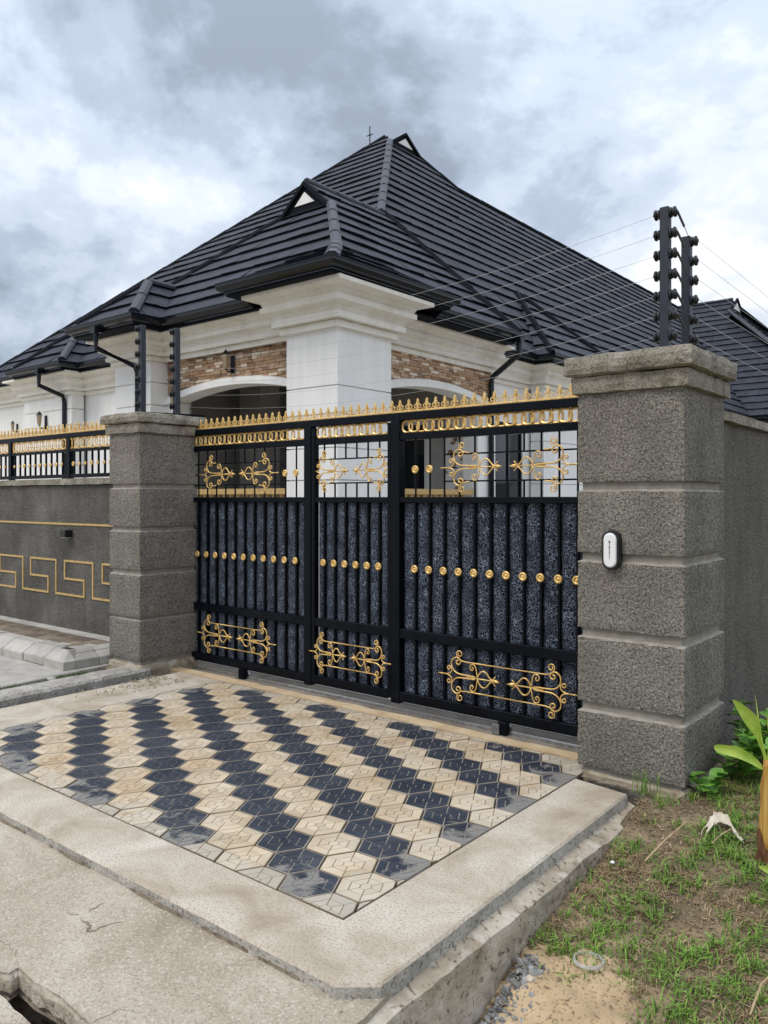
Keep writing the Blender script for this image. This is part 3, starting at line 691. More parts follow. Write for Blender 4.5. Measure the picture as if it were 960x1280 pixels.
# ------------------------------------------------------------------ ornaments shared by gate and wall railing
def spiral(cx, cy, r0, r1, a0, a1, n=12):
    return [(cx+(r0+(r1-r0)*k/n)*math.cos(R(a0+(a1-a0)*k/n)), cy+(r0+(r1-r0)*k/n)*math.sin(R(a0+(a1-a0)*k/n))) for k in range(n+1)]
def bez(p0, p1, p2, p3, n=8):
    o = []
    for k in range(n+1):
        t_ = k/n; o.append(tuple((1-t_)**3*a+3*(1-t_)**2*t_*b_+3*(1-t_)*t_*t_*c_+t_**3*d_ for a, b_, c_, d_ in zip(p0, p1, p2, p3)))
    return o
def half_scroll(rod=True):
    """one wrought half, tip pointing to +x; unit length about 1, half height .36"""
    P = []
    for s in (1, -1):
        f = lambda pts: [(x, y*s) for x, y in pts]
        # big C from the spine round to an inner volute
        P.append((f(bez((.56, .018), (.42, .03), (.36, .02), (.26, .03)) + bez((.26, .03), (.13, .05), (.09, .17), (.13, .24))[1:] + bez((.13, .24), (.17, .31), (.29, .31), (.29, .22))[1:] + spiral(.240, .22, .050, .020, 0, -300, 9)[1:]), .0072))
        # rear small volute springing from the tail
        P.append((f(bez((-.02, .0), (.07, .0), (.115, .03), (.12, .07)) + bez((.12, .07), (.125, .125), (.075, .155), (.045, .13))[1:] + spiral(.068, .105, .036, .016, 133, 380, 8)[1:]), .0062))
        # top volute joined to the long rod
        P.append((f(([(1.08, .235)] if rod else []) + bez((.42, .235), (.36, .235), (.30, .24), (.255, .27)) + bez((.255, .27), (.20, .31), (.20, .40), (.27, .40))[1:] + spiral(.27, .348, .052, .020, 90, -230, 9)[1:]), .0062))
        # inner volute beside the heart
        P.append((f(bez((.62, .0), (.58, .02), (.60, .21), (.53, .215)) + bez((.53, .215), (.47, .22), (.455, .16), (.475, .135))[1:] + spiral(.505, .15, .036, .016, 205, 440, 8)[1:]), .0062))
        # heart
        P.append((f(bez((.60, .0), (.66, .17), (.75, .15), (.80, .07)) + bez((.80, .07), (.84, .02), (.87, .01), (.90, .0))[1:]), .0068))
        # barbs of the tip
        P.append((f(bez((.86, .0), (.89, .03), (.90, .05), (.935, .075), 4)), .005))
    P.append(([(-.14, 0), (-.02, 0)], .0065)); P.append(([(.40, 0), (.90, 0)], .0065))
    return P
def scroll_mesh(length, height, rod=True):
    bm = nb_(); hl = length/2/1.0
    def put(pts, rad, mir):
        q = []
        for x, y in pts:
            xx = (-hl+x*hl*.93)
            q.append(((-xx if mir else xx), 0, y*height/.76))
        tube(bm, q, rad*.84, 5)
    for pts, rad in half_scroll(rod):
        put(pts, rad, False); put(pts, rad, True)
    for sx in (-1, 1):   # leaf shaped tip
        tip = [(.87, 0), (.91, .032), (.95, .022), (1.02, 0), (.95, -.022), (.91, -.032)]
        pl = [((-hl+x*hl*.93)*(-sx), y*height/.76) for x, y in tip]
        extr(bm, pl, lambda u, v, t_: (u, t_, v), -.008, .008)
    return fixn(bm)
def rosette_mesh(r=.032):
    bm = nb_()
    prof = [(0, -.011), (.22*r, -.010), (.30*r, -.004), (.50*r, -.004), (.60*r, -.011), (.80*r, -.011), (r, -.006), (r, 0)]
    n_ = 14; rings = []
    for rad, y in prof:
        rings.append([bm.verts.new((rad*math.cos(2*math.pi*k/n_), y, rad*math.sin(2*math.pi*k/n_))) for k in range(n_)] if rad else [bm.verts.new((0, y, 0))])
    for k in range(n_): bm.faces.new((rings[0][0], rings[1][k], rings[1][(k+1) % n_]))
    for a, b_ in zip(rings[1:], rings[2:]):
        for k in range(n_): bm.faces.new((a[k], b_[k], b_[(k+1) % n_], a[(k+1) % n_]))
    return fixn(bm)
def link_mesh(wd=.116, ht=.110):
    """flat cast ring with octagonal outline and a second, smaller ring inside"""
    bm = nb_()
    def ring(a, b_, th, dep):
        n_ = 16
        def sup(k, sa, sb):
            an = 2*math.pi*k/n_; c, s = math.cos(an), math.sin(an); e = 2.6
            q = (abs(c)**e+abs(s)**e)**(-1/e); return sa*c*q, sb*s*q
        vs = []
        for k in range(n_):
            xo, zo = sup(k, a, b_); xi, zi = sup(k, a-th, b_-th)
            vs.append([bm.verts.new((xo, 0, zo)), bm.verts.new(((xo+xi)/2, -dep, (zo+zi)/2)), bm.verts.new((xi, 0, zi))])
        for k in range(n_):
            p, q = vs[k], vs[(k+1) % n_]
            bm.faces.new((p[0], q[0], q[1], p[1])); bm.faces.new((p[1], q[1], q[2], p[2])); bm.faces.new((p[2], q[2], q[0], p[0]))
    ring(wd/2, ht/2, .0185, .006)
    return fixn(bm)
def finial_mesh(h=.105):
    """cast fleur spear: stem, two curled side leaves and a pointed tip"""
    bm = nb_(); k = h/.105
    spear = [(-.006, 0), (-.005, .045), (-.012, .062), (-.005, .072), (-.009, .080), (0, .105), (.009, .080), (.005, .072), (.012, .062), (.005, .045), (.006, 0)]
    extr(bm, [(a*k, b_*k) for a, b_ in spear], lambda u, v, t_: (u, t_, v), -.007, .007)
    for s in (-1, 1):
        pts = bez((0, .008), (.030, .012), (.034, .038), (.020, .050), 6) + bez((.020, .050), (.008, .055), (.010, .038), (.018, .038), 4)[1:]
        tube(bm, [(x*s*k, 0, z*k) for x, z in pts], .0042*k, 4)
    tube(bm, [(-.043*k, 0, .006), (-.02*k, 0, .020), (0, 0, .007), (.02*k, 0, .020), (.043*k, 0, .006)], .0035, 4)
    return fixn(bm)

# ================================================================== GATE
YG = 5.0
gate = thing('sliding_gate', 'black metal sliding gate with gold scrollwork, rosettes and a gold spear crest', 'gate', (-4.4, YG, 0))
def G(name, bm, m, parent=None, smooth=False):
    return rel(obj(name, bm, m, gate, smooth), gate)
def bars(name, x0, x1, y0, y1, z0, z1, m='black', bev=.004, par=None):
    o = obj(name, bevbox(x0, x1, y0, y1, z0, z1, bev), M[m], par or gate); return o
gx0, gx1 = -6.62, -2.20
px = [(-4.932, -4.850), (-3.965, -3.878)]
def gb(name, x0, x1, z0, z1, dy=.03, par=None, m='black', y=YG):
    o = obj(name, bevbox(x0-gate.location.x, x1-gate.location.x, y-dy-YG, y+dy-YG, z0, z1, .004), M[m], par or gate); return o
door = obj('pedestrian_door', bevbox(px[0][1]+.004-gate.location.x, px[0][1]+.042-gate.location.x, -.034, .026, .06, 2.25, .004), M['black'], gate)
gb('door_stile', px[1][0]-.042, px[1][0]-.004, .06, 2.25, .030, door)
rails = [('top_rail', 2.262, 2.322, .036), ('band_rail', 2.105, 2.160, .030), ('middle_rail', 1.612, 1.658, .034), ('lower_rail', .545, .62, .034), ('bottom_rail', .05, .125, .036)]
for nm, z0, z1, dy in rails:
    gb(nm, gx0, px[0][0], z0, z1, dy); gb(nm, px[1][1], gx1, z0, z1, dy)
    if nm == 'top_rail': gb(nm, px[0][0], px[1][1], z0, z1, dy)
    else: gb(nm, px[0][1]+.042, px[1][0]-.042, z0, z1-.0, dy-.004, door)
for a, b_ in px: gb('gate_post', a, b_, .03, 2.262, .040)
gb('gate_post', gx0-.06, gx0, .03, 2.322, .036); gb('gate_post', gx1, gx1+.06, .03, 2.322, .036)
barsR = [-3.744+.1362*k for k in range(11)]; barsL = [-5.060-.137*k for k in range(12)]; barsC = [-4.720+.1224*k for k in range(6)]
ros = None; thick = {}
def bar(x, z0, z1, hw, par, dy=.006, y=YG):
    key = (round(z0, 3), round(z1, 3), hw)
    if key not in thick:
        thick[key] = obj('gate_bar', bevbox(-hw, hw, -dy, dy, 0, z1-z0, .002), M['black'], par)
        o = thick[key]
    else: o = inst('gate_bar', thick[key], par)
    o.location = (x-gate.location.x, y-YG, z0); return o
ros_src = None
def rosette(x, z, par, y):
    global ros_src
    if ros_src is None: ros_src = obj('rosette', rosette_mesh(), M['gold'], par, smooth=True); o = ros_src
    else: o = inst('rosette', ros_src, par)
    o.location = (x-gate.location.x, y-YG, z); return o
for lst, par, x0, x1 in ((barsL, gate, gx0, px[0][0]), (barsC, door, px[0][1]+.042, px[1][0]-.042), (barsR, gate, px[1][1], gx1)):
    # panels between bars: one crackle sheet strip each
    xsb = sorted(lst); edges = [x0]+xsb+[x1]
    for a, b_ in zip(edges, edges[1:]):
        if b_-a < .02: continue
        for z0, z1 in ((.62, 1.612), (.125, .545)):
            bm = nb_(); n_ = 8   # rounded corrugation
            vs = []
            for k in range(n_+1):
                f = k/n_; xx = a+(b_-a)*f; yy = .030-.030*math.sin(math.pi*f)**.7
                vs.append([bm.verts.new((xx-gate.location.x, yy, z0)), bm.verts.new((xx-gate.location.x, yy, z1))])
            for p, q in zip(vs, vs[1:]): bm.faces.new((p[0], q[0], q[1], p[1]))
            bk = [bm.verts.new((a-gate.location.x, .034, z0)), bm.verts.new((b_-gate.location.x, .034, z0)), bm.verts.new((b_-gate.location.x, .034, z1)), bm.verts.new((a-gate.location.x, .034, z1))]
            bm.faces.new(bk)
            obj('panel_strip', bm, M['crackle'], par)
    for x in lst:
        bar(x, .62, 1.612, .0095, par, .012, YG+.002)
        bar(x, .125, .545, .0095, par, .012, YG+.002)
        rosette(x, 1.097, par, YG-.016)
for x in barsL[:2]+barsR[:2]:
    bar(x, 1.658, 2.105, .0065, gate); rosette(x, 1.872, gate, YG-.006)
scr = obj('scroll_ornament', scroll_mesh(1.0, .35), M['gold'], gate, smooth=True)
scc = obj('scroll_ornament', scroll_mesh(.80, .33), M['gold'], door, smooth=True)
scu = obj('scroll_ornament', scroll_mesh(1.0, .35, False), M['gold'], gate, smooth=True)
scd = obj('scroll_ornament', scroll_mesh(.80, .33, False), M['gold'], door, smooth=True)
spots = [(scu, gate, -2.93, 1.878, -.016), (scu, gate, -5.84, 1.878, -.016), (scr, gate, -2.93, .332, -.045), (scr, gate, -5.84, .332, -.045), (scd, door, -4.407, 1.878, -.016), (scc, door, -4.407, .332, -.045)]
used = set()
for src, par, x, z, dy in spots:
    o = src if id(src) not in used else inst('scroll_ornament', src, par); used.add(id(src))
    o.location = (x-gate.location.x, dy, z)
# thin infill bars of the open band, broken by the scrolls, with two horizontal rods
def hrod(x0, x1, z, par):
    o = obj('infill_rod', bevbox(x0-gate.location.x, x1-gate.location.x, -.006, .006, z-.006, z+.006, .002), M['black'], par)
for lst, par, x0, x1 in ((barsL[2:], gate, gx0, -5.27), (barsC, door, px[0][1]+.042, px[1][0]-.042), (barsR[2:], gate, -3.472, gx1)):
    for x in lst:
        bar(x, 1.98, 2.105, .0065, par); bar(x, 1.658, 1.776, .0065, par)
    hrod(x0, x1, 1.98, par); hrod(x0, x1, 1.776, par)
bar(barsR[2], 1.776, 1.98, .0065, gate); bar(barsL[2], 1.776, 1.98, .0065, gate); bar(barsR[9], 1.776, 1.98, .0065, gate); bar(barsR[10], 1.776, 1.98, .0065, gate); bar(barsL[10], 1.776, 1.98, .0065, gate)
hrod(-3.472, -3.36, 1.878, gate); hrod(-2.47, gx1, 1.878, gate); hrod(-6.62, -6.33, 1.878, gate)
# chain band
lk = None
for par, x0, x1 in ((gate, gx0, px[0][0]), (door, px[0][1]+.042, px[1][0]-.042), (gate, px[1][1], gx1)):
    n_ = int((x1-x0-.02)/.0745); sp = (x1-x0-.108)/n_
    for k in range(n_+1):
        x = x0+.054+k*sp
        if lk is None: o = lk = obj('chain_link', link_mesh(), M['gold'], par)
        else: o = inst('chain_link', lk, par)
        o.location = (x-gate.location.x, -.004-.009*(k % 2), 2.211)
# crest
gb('crest_strip', gx0, gx1, 2.322, 2.340, .012, m='gold'); fn = None
n_ = int((gx1-gx0)/.0865)
for k in range(n_+1):
    x = gx0+.04+k*.0865
    if fn is None: o = fn = obj('spear_finial', finial_mesh(.118), M['gold'], gate)
    else: o = inst('spear_finial', fn, gate)
    o.scale = (1.0, 1.0, .74)
    o.location = (x-gate.location.x, 0, 2.340); o.rotation_euler = (0, random.gauss(0, .025), 0)
# roller brackets
for x in (-5.72, -2.93):
    br = obj('roller_bracket', bevbox(-.035, .035, -.03, .03, -.03, .06, .004), M['black'], gate); br.location = (x-gate.location.x, -.045, 0)
    bm = nb_(); bmesh.ops.create_cone(bm, cap_ends=True, segments=14, radius1=.036, radius2=.036, depth=.02, matrix=Matrix.Rotation(R(90), 4, 'X'))
    wh = obj('roller', bm, M['zinc'], br); wh.location = (.0, .05, -.005)
bm = nb_(); box(bm, -.06, .0, -.004, .004, -.03, .045); o = obj('bracket_plate', bm, M['zinc'], gate); o.location = (-2.945-gate.location.x, -.08, 0)

# ------------------------------------------------------------------ railing on the front wall
wr = thing('wall_railing', 'black railing with gold spear crest along the top of the left front wall', 'railing', (-9.5, 4.76, 1.868))
def W(name, x0, x1, z0, z1, dy=.025, m='black'):
    return obj(name, bevbox(x0+9.5, x1+9.5, -dy, dy, z0-1.868, z1-1.868, .004), M[m], wr)
W('top_rail', -14, -6.99, 2.325, 2.378); W('band_rail', -14, -6.99, 2.165, 2.198, .024); W('bottom_rail', -14, -6.99, 1.878, 1.918, .024)
W('crest_strip', -14, -6.99, 2.378, 2.396, .012, 'gold')
for x in (-7.06, -8.42, -9.78, -11.14, -12.5): W('post', x-.035, x+.035, 1.868, 2.325, .03)
bsrc = None; k = 0
x = -7.22
while x > -13.2:
    if all(abs(x-q) > .06 for q in (-7.06, -8.42, -9.78, -11.14, -12.5)):
        if bsrc is None: o = bsrc = obj('railing_bar', bevbox(-.010, .010, -.010, .010, 0, .247, .002), M['black'], wr)
        else: o = inst('railing_bar', bsrc, wr)
        o.location = (x+9.5, 0, .05)
        o = inst('rosette', ros_src, wr); o.location = (x+9.5, -.011, .165); o.scale = (.85, .85, .85) if k % 3 == 0 else (.62, .62, .62)
    x -= .1235; k += 1
k = 0; x = -7.06
while x > -13:
    o = inst('chain_link', lk, wr); o.location = (x+9.5, -.004-.009*(k % 2), .395); o.scale = (.95, 1, 1.25); x -= .0705; k += 1
x = -7.02
while x > -13:
    o = inst('spear_finial', fn, wr); o.scale = (1.0, 1.0, .80); o.location = (x+9.5, 0, .528); x -= .0865; o.rotation_euler = (0, random.gauss(0, .03), 0)

# ------------------------------------------------------------------ electric fence
def insulator_mesh():
    bm = nb_()
    prof = [(.010, 0), (.021, .004), (.021, .014), (.012, .018), (.012, .024), (.022, .028), (.022, .040), (.010, .046), (.006, .052)]
    n_ = 10; rings = [[bm.verts.new((r*math.cos(2*math.pi*k/n_), r*math.sin(2*math.pi*k/n_), z)) for k in range(n_)] for r, z in prof]
    for a, b_ in zip(rings, rings[1:]):
        for k in range(n_): bm.faces.new((a[k], a[(k+1) % n_], b_[(k+1) % n_], b_[k]))
    bm.faces.new(list(reversed(rings[0]))); bm.faces.new(rings[-1]); return fixn(bm)
ins = None
def epost(x, y, z0, h, n, dirs, label, spacing=.123):
    global ins
    t_ = thing('electric_fence_post', label, 'fence post', (x, y, z0), 'electric fence posts on the pillars')
    obj('upright', bevbox(-.027, .027, -.027, .027, 0, h, .003), M['postpaint'], t_)
    obj('foot_plate', bevbox(-.045, .045, -.045, .045, -.006, .012, .002), M['black'], t_)
    zs = [h-.035-spacing*k for k in range(n)]
    for z in zs:
        for d in dirs:
            if ins is None: o = ins = obj('insulator', insulator_mesh(), M['plasticblack'], t_, smooth=True)
            else: o = inst('insulator', ins, t_)
            v = Vector(d); o.location = (v.x*.026, v.y*.026, z); o.rotation_euler = v.to_track_quat('Z', 'Y').to_euler(); o.scale = (1.45, 1.45, .9)
    return [z0+z for z in zs]
P1 = (-1.72, 4.80); P2 = (-1.70, 5.12); Q1 = (-6.74, 4.56); Q2 = (-6.60, 4.86)
zA = epost(*P1, 2.495, .90, 7, ((-1, 0, 0), (1, 0, 0)), 'taller electric fence post on the front of the right pillar cap')
zB = epost(*P2, 2.495, .80, 6, ((1, 0, 0),), 'shorter electric fence post at the back of the right pillar cap')
zC = epost(*Q1, 2.45, .88, 7, ((-.776, -.631, 0),), 'left of the two electric fence posts on the left pillar cap')
zD = epost(*Q2, 2.45, .88, 7, ((-.776, -.631, 0),), 'right of the two electric fence posts on the left pillar cap')
bm = nb_(); tube(bm, [(-6.74, 4.50, 2.475), (-6.60, 4.86, 2.475), (-6.50, 5.12, 2.475)], .018, 4)
tag(obj('bracket_rail', bm, M['black']), 'black flat bracket rail lying under the fence posts on the left pillar cap', 'bracket')
ordn = ['topmost', 'second from the top', 'third from the top', 'fourth from the top', 'fifth from the top', 'sixth from the top', 'lowest']
for k in range(7):
    a = Vector((P1[0]-.07, P1[1], zA[k])); b_ = Vector((Q2[0]+.03, Q2[1], zD[k]))
    bm = nb_(); tube(bm, [a.lerp(b_, f/16)-Vector((0, 0, .16*4*(f/16)*(1-f/16))) for f in range(17)], .0013, 4)
    tag(obj('fence_wire', bm, M['steel']), ordn[k]+' electric wire strung above the gate between the two pillars', 'wire', 'electric wires above the gate')
for k in range(6):
    a = Vector((P2[0]+.07, P2[1], zB[k])); b_ = Vector((-1.70, 38, zB[k]-.0))
    bm = nb_(); tube(bm, [a.lerp(b_, f/10)-Vector((0, 0, .12*4*(f/10)*(1-f/10))) for f in range(11)], .0013, 4)
    tag(obj('fence_wire', bm, M['steel']), (ordn[k] if k < 5 else 'lowest')+' electric wire running back above the side wall', 'wire', 'electric wires above the side wall')
for k in range(6):
    a = Vector((P1[0]+.07, P1[1], zA[k])); b_ = Vector((P2[0]+.03, P2[1]-.02, zB[k]))
    bm = nb_(); tube(bm, [a, a.lerp(b_, .5)], .0075, 5); tube(bm, [a, b_], .002, 4)
    tag(obj('fence_jumper', bm, M['plasticblack']), (ordn[k] if k < 5 else 'lowest')+' black strainer linking the two posts on the right pillar', 'wire strainer', 'strainers between the right posts')

# ------------------------------------------------------------------ oval bell light on the right pillar, box lamp on the front wall
def stadium(w_, h_, n_=10):
    r = w_/2; o = []
    for k in range(n_+1): a = math.pi*k/n_; o.append((r*math.cos(a), h_/2-r+r*math.sin(a)))
    for k in range(n_+1): a = math.pi+math.pi*k/n_; o.append((r*math.cos(a), -h_/2+r+r*math.sin(a)))
    return o
bl_ = thing('bell_light', 'white oval bell light in a black surround on the right pillar', 'light', (-1.92, 4.497, 1.345))
bm = nb_()
def ringloft(bm, outs):
    rows = [[bm.verts.new((x, y, z)) for x, z in stadium(w_, h_)] for w_, h_, y in outs]
    n_ = len(rows[0])
    for a, b_ in zip(rows, rows[1:]):
        for k in range(n_): bm.faces.new((a[k], a[(k+1) % n_], b_[(k+1) % n_], b_[k]))
    bm.faces.new(rows[-1]); return rows
ringloft(bm, [(.108, .232, .01), (.112, .236, -.03), (.104, .228, -.042), (.082, .206, -.044), (.080, .204, -.034)]); obj('housing', fixn(bm), M['plasticblack'], bl_)
bm = nb_(); ringloft(bm, [(.080, .204, -.03), (.078, .202, -.046), (.066, .188, -.052)]); obj('lens', fixn(bm), M['lens'], bl_, smooth=False)
bm = nb_()
g = [["111", "101", "111", "101", "111"], ["10", "11", "01"], ["111", "101", "111"], ["11", "10", "11"], ["11", "01", "11"], ["111", "010", "010"], ["01", "11", "10"], ["1", "1"]]
zz = .056
for gl in g:
    for r_, row in enumerate(gl):
        for c_, ch in enumerate(row):
            if ch == '1': box(bm, -len(row)*.0015+c_*.003, -len(row)*.0015+c_*.003+.0028, -.0535, -.0522, zz-.003*r_-.0028, zz-.003*r_)
    zz -= .003*len(gl)+.0045
obj('lettering', bm, M['print'], bl_)
wlp = thing('wall_lamp', 'small black box lamp on the dark front wall below the gold line', 'lamp', (-8.24, 4.655, 1.26))
obj('housing', bevbox(-.055, .055, -.09, 0, -.04, .04, .006), M['plasticblack'], wlp)
obj('lens', bevbox(-.045, .045, -.082, -.01, -.046, -.0405, .002), M['lens'], wlp)

# ================================================================== HOUSE
ZE = 4.60
house = thing('house', 'white bungalow with steep charcoal tiled roof, cream cornices and brown stone cladding', 'house', (-10, 9, 0))
HO = Vector((10, -9, 0))
def H(name, bm, m, parent=None, smooth=False):
    o = obj(name, bm, m, parent or house, smooth)
    if parent is None: o.location = HO
    return o
# ---- roof faces: (plan polygon, height function) ----
faces = []   # dict(poly, z(x,y), udir, up)
def face(poly, p0, grad, tag_):
    """plane z = p0.z + grad . (x-p0.x, y-p0.y)"""
    faces.append(dict(poly=poly, p0=p0, g=grad, tag=tag_))
TW = .92
# wing
face([(-7.25, 8.0), (-13.45, 8.0), (-10.95, 10.5), (-9.75, 10.5)], (-8, 8.0, ZE), (0, TW), 'wing front')
face([(-7.25, 8.0), (-7.25, 12.72), (-9.75, 12.72), (-9.75, 10.5)], (-7.25, 8.0, ZE), (-TW, 0), 'wing right')
face([(-9.75, 10.45), (-9.75, 12.72), (-10.35, 12.72), (-10.35, 10.45)], (-7.25, 8.0, ZE), (-TW, 0), 'wing right top')
face([(-13.45, 8.0), (-13.45, 13.5), (-10.35, 13.5), (-10.35, 10.45), (-10.95, 10.5)], (-13.45, 8.0, ZE), (TW, 0), 'wing left')
# main
TR = 1.21
face([(-8.0, 9.46), (-8.0, 19.2), (-12.85, 19.2), (-13.5, 18.17), (-13.5, 16.86)], (-8.0, 0, ZE), (-TR, 0), 'main right')
face([(-8.0, 19.2), (-8.0, 37.8), (-12.85, 37.8), (-12.85, 19.2)], (-8.0, 0, ZE), (-TR, 0), 'main right back')
face([(-8.0, 9.46), (-13.5, 16.86), (-14.0, 17.4), (-21.6, 9.46)], (-10, 9.46, ZE), (0, .90), 'main front')
# left bay
face([(-11.26, 7.45), (-13.06, 7.45), (-12.16, 8.35)], (-12, 7.45, ZE), (0, TW), 'bay front')
face([(-11.26, 7.45), (-11.26, 9.4), (-12.16, 9.4), (-12.16, 8.35)], (-11.26, 8, ZE), (-TW, 0), 'bay right')
face([(-13.06, 7.45), (-13.06, 9.4), (-12.16, 9.4), (-12.16, 8.35)], (-13.06, 8, ZE), (TW, 0), 'bay left')
# far left bay
face([(-16.4, 9.06), (-18.6, 9.06), (-17.5, 10.16)], (-17, 9.06, ZE), (0, TW), 'far bay front')
face([(-16.4, 9.06), (-16.4, 10.9), (-17.5, 10.9), (-17.5, 10.16)], (-16.4, 9, ZE), (-TW, 0), 'far bay right')
# right bay
face([(-7.60, 14.8), (-7.60, 18.8), (-9.6, 16.8)], (-7.60, 15, ZE-.06), (-1.0, 0), 'side bay right')
face([(-7.60, 14.8), (-10.2, 14.8), (-10.2, 16.8), (-9.6, 16.8)], (-8, 14.8, ZE-.06), (0, 1.0), 'side bay front')
# rear wing
face([(-12.85, 37.4), (-8.0, 30.9), (-4.7, 30.9), (-10.2, 36.2)], (-8, 30.9, ZE), (0, .90), 'rear wing front')
face([(-12.85, 37.4), (-10.2, 36.2), (-10.4, 37.4)], (-8, 30.9, ZE), (0, .90), 'rear wing top')
face([(-4.7, 30.9), (-4.7, 44), (-10.2, 38.4), (-10.2, 36.2)], (-4.7, 31, ZE), (-.96, 0), 'rear wing end')
def fz(f, x, y): return f['p0'][2]+f['g'][0]*(x-f['p0'][0])+f['g'][1]*(y-f['p0'][1])
# canopy over the corner column: pyramid leaning on the wing hip
CZ = 4.72; A_ = Vector((-8.20, 8.95, 5.47))
c1, c2, c3 = Vector((-9.08, 7.55, CZ)), Vector((-7.0, 7.55, CZ)), Vector((-7.0, 10.25, CZ))
def plane_from(a, b_, c_):
    n_ = (b_-a).cross(c_-a); return (-n_.x/n_.z, -n_.y/n_.z)
g1 = plane_from(c1, c2, A_); g2 = plane_from(c2, c3, A_)
face([(c1.x, c1.y), (c2.x, c2.y), (A_.x, A_.y)], tuple(c2), g1, 'canopy front')
face([(c2.x, c2.y), (c3.x, c3.y), (A_.x, A_.y)], tuple(c2), g2, 'canopy right')
TH, TWD = .42, .41
cand = []
for fi, f in enumerate(faces):
    g = Vector(f['g']); gl = g.length; upv = Vector((g.x/gl, g.y/gl)); uv = Vector((-upv.y, upv.x)); cs = 1/math.sqrt(1+gl*gl)   # plan = slope*cs
    o0 = Vector(f['p0'][:2])
    def touv(p): d = Vector(p)-o0; return (d.dot(uv), d.dot(upv)/cs)
    poly = [touv(p) for p in f['poly']]; pls = edge_planes(poly)
    nrm = Vector((-g.x, -g.y, 1)).normalized()
    def to3(u, v, hgt):
        p = o0+uv*u+upv*(v*cs); return Vector((p.x, p.y, fz(f, p.x, p.y)))+nrm*hgt
    vmin, vmax = min(p[1] for p in poly), max(p[1] for p in poly); umin, umax = min(p[0] for p in poly), max(p[0] for p in poly)
    k0_, k1_ = math.floor(vmin/TH), math.ceil(vmax/TH)
    for k in range(k0_, k1_):
        rr_ = random.Random(k*31+fi*0+int(abs(g.x)*7)); off = rr_.random()*TWD
        i0 = math.floor((umin-off)/TWD)-1; i1 = math.ceil((umax-off)/TWD)+1
        for i in range(i0, i1):
            u0 = off+i*TWD; q = clip([(u0, k*TH), (u0+TWD-.004, k*TH), (u0+TWD-.004, (k+1)*TH+.01), (u0, (k+1)*TH+.01)], pls)
            if len(q) < 3 or abs(area2(q)) < .004: continue
            r2 = random.Random(i*977+k*13+fi); lip = .044+r2.uniform(-.008, .008); tilt = r2.uniform(-.006, .006)
            top = [to3(u, v, .006+(lip+tilt*((u-u0)/TWD-.5)*2)*(1-(v-k*TH)/TH)) for u, v in q]; bot = [to3(u, v+(.03 if v < k*TH+1e-4 else 0), -.012) for u, v in q]
            hidden = True
            for p in top:
                cov = any(of is not f and fz(of, p.x, p.y) > p.z+.02 and inside(of['poly'], p.x, p.y) for of in faces)
                if not cov: hidden = False; break
            if hidden: continue
            c_ = sum(top, Vector())/len(top)
            ap = 0
            d = (c_-Vector((0, 0, 1.65))); facing = -nrm.dot(d.normalized())
            t_ = (d.x*.776+d.y*.631)/(-d.x*.631+d.y*.776)
            vis = facing > 0 and abs(t_) < .5
            cand.append((facing*abs(area2(q))/d.length_squared if vis else -1, top, bot))
cand.sort(key=lambda c: -c[0])
roof_bm = nb_()
# solid deck just below the tiles
for f in faces:
    a = [roof_bm.verts.new((x, y, fz(f, x, y)-.02)) for x, y in f['poly']]; roof_bm.faces.new(a)
# closing panels: wing verge, back slopes
def quad(bm, *ps): bm.faces.new([bm.verts.new(p) for p in ps])
quad(roof_bm, (-7.25, 12.715, ZE-.2), (-7.25, 12.715, ZE), (-10.35, 12.715, 7.45), (-10.35, 12.715, 7.0))
quad(roof_bm, (-12.85, 19.2, 10.45), (-12.85, 40, 10.45), (-19, 40, 4.6), (-19, 19.2, 4.6))
quad(roof_bm, (-14.0, 17.4, 11.7), (-13.5, 18.17, 11.2), (-12.85, 19.2, 10.45), (-19, 23, 4.6))
quad(roof_bm, (-14.0, 17.4, 11.7), (-21.6, 9.46, 4.6), (-21.6, 26, 4.6), (-19, 23, 4.6))
quad(roof_bm, (-10.4, 37.4, 10.45), (-12.85, 37.4, 10.45), (-12.85, 45, 4.6), (-4.7, 44, 4.6))
def slab_tile(bm, top, bot):
    a = [bm.verts.new(p) for p in top]; b_ = [bm.verts.new(p) for p in bot]; bm.faces.new(a)
    for i in range(len(a)): bm.faces.new((b_[i], b_[(i+1) % len(a)], a[(i+1) % len(a)], a[i]))
roof = H('roof', fixn(roof_bm), M['wood'])
for sc_, top, bot in cand[:300]:
    bm = nb_(); o_ = top[0].copy(); slab_tile(bm, [p-o_ for p in top], [p-o_ for p in bot]); bmesh.ops.recalc_face_normals(bm, faces=bm.faces[:])
    o = obj('roof_tile', bm, M['roof'], roof); o.location = o_
bm = nb_()
for sc_, top, bot in cand[300:]: slab_tile(bm, top, bot)
stuff(obj('roof_tile_courses', fixn(bm), M['roof'], roof))
print('tiles', len(cand))
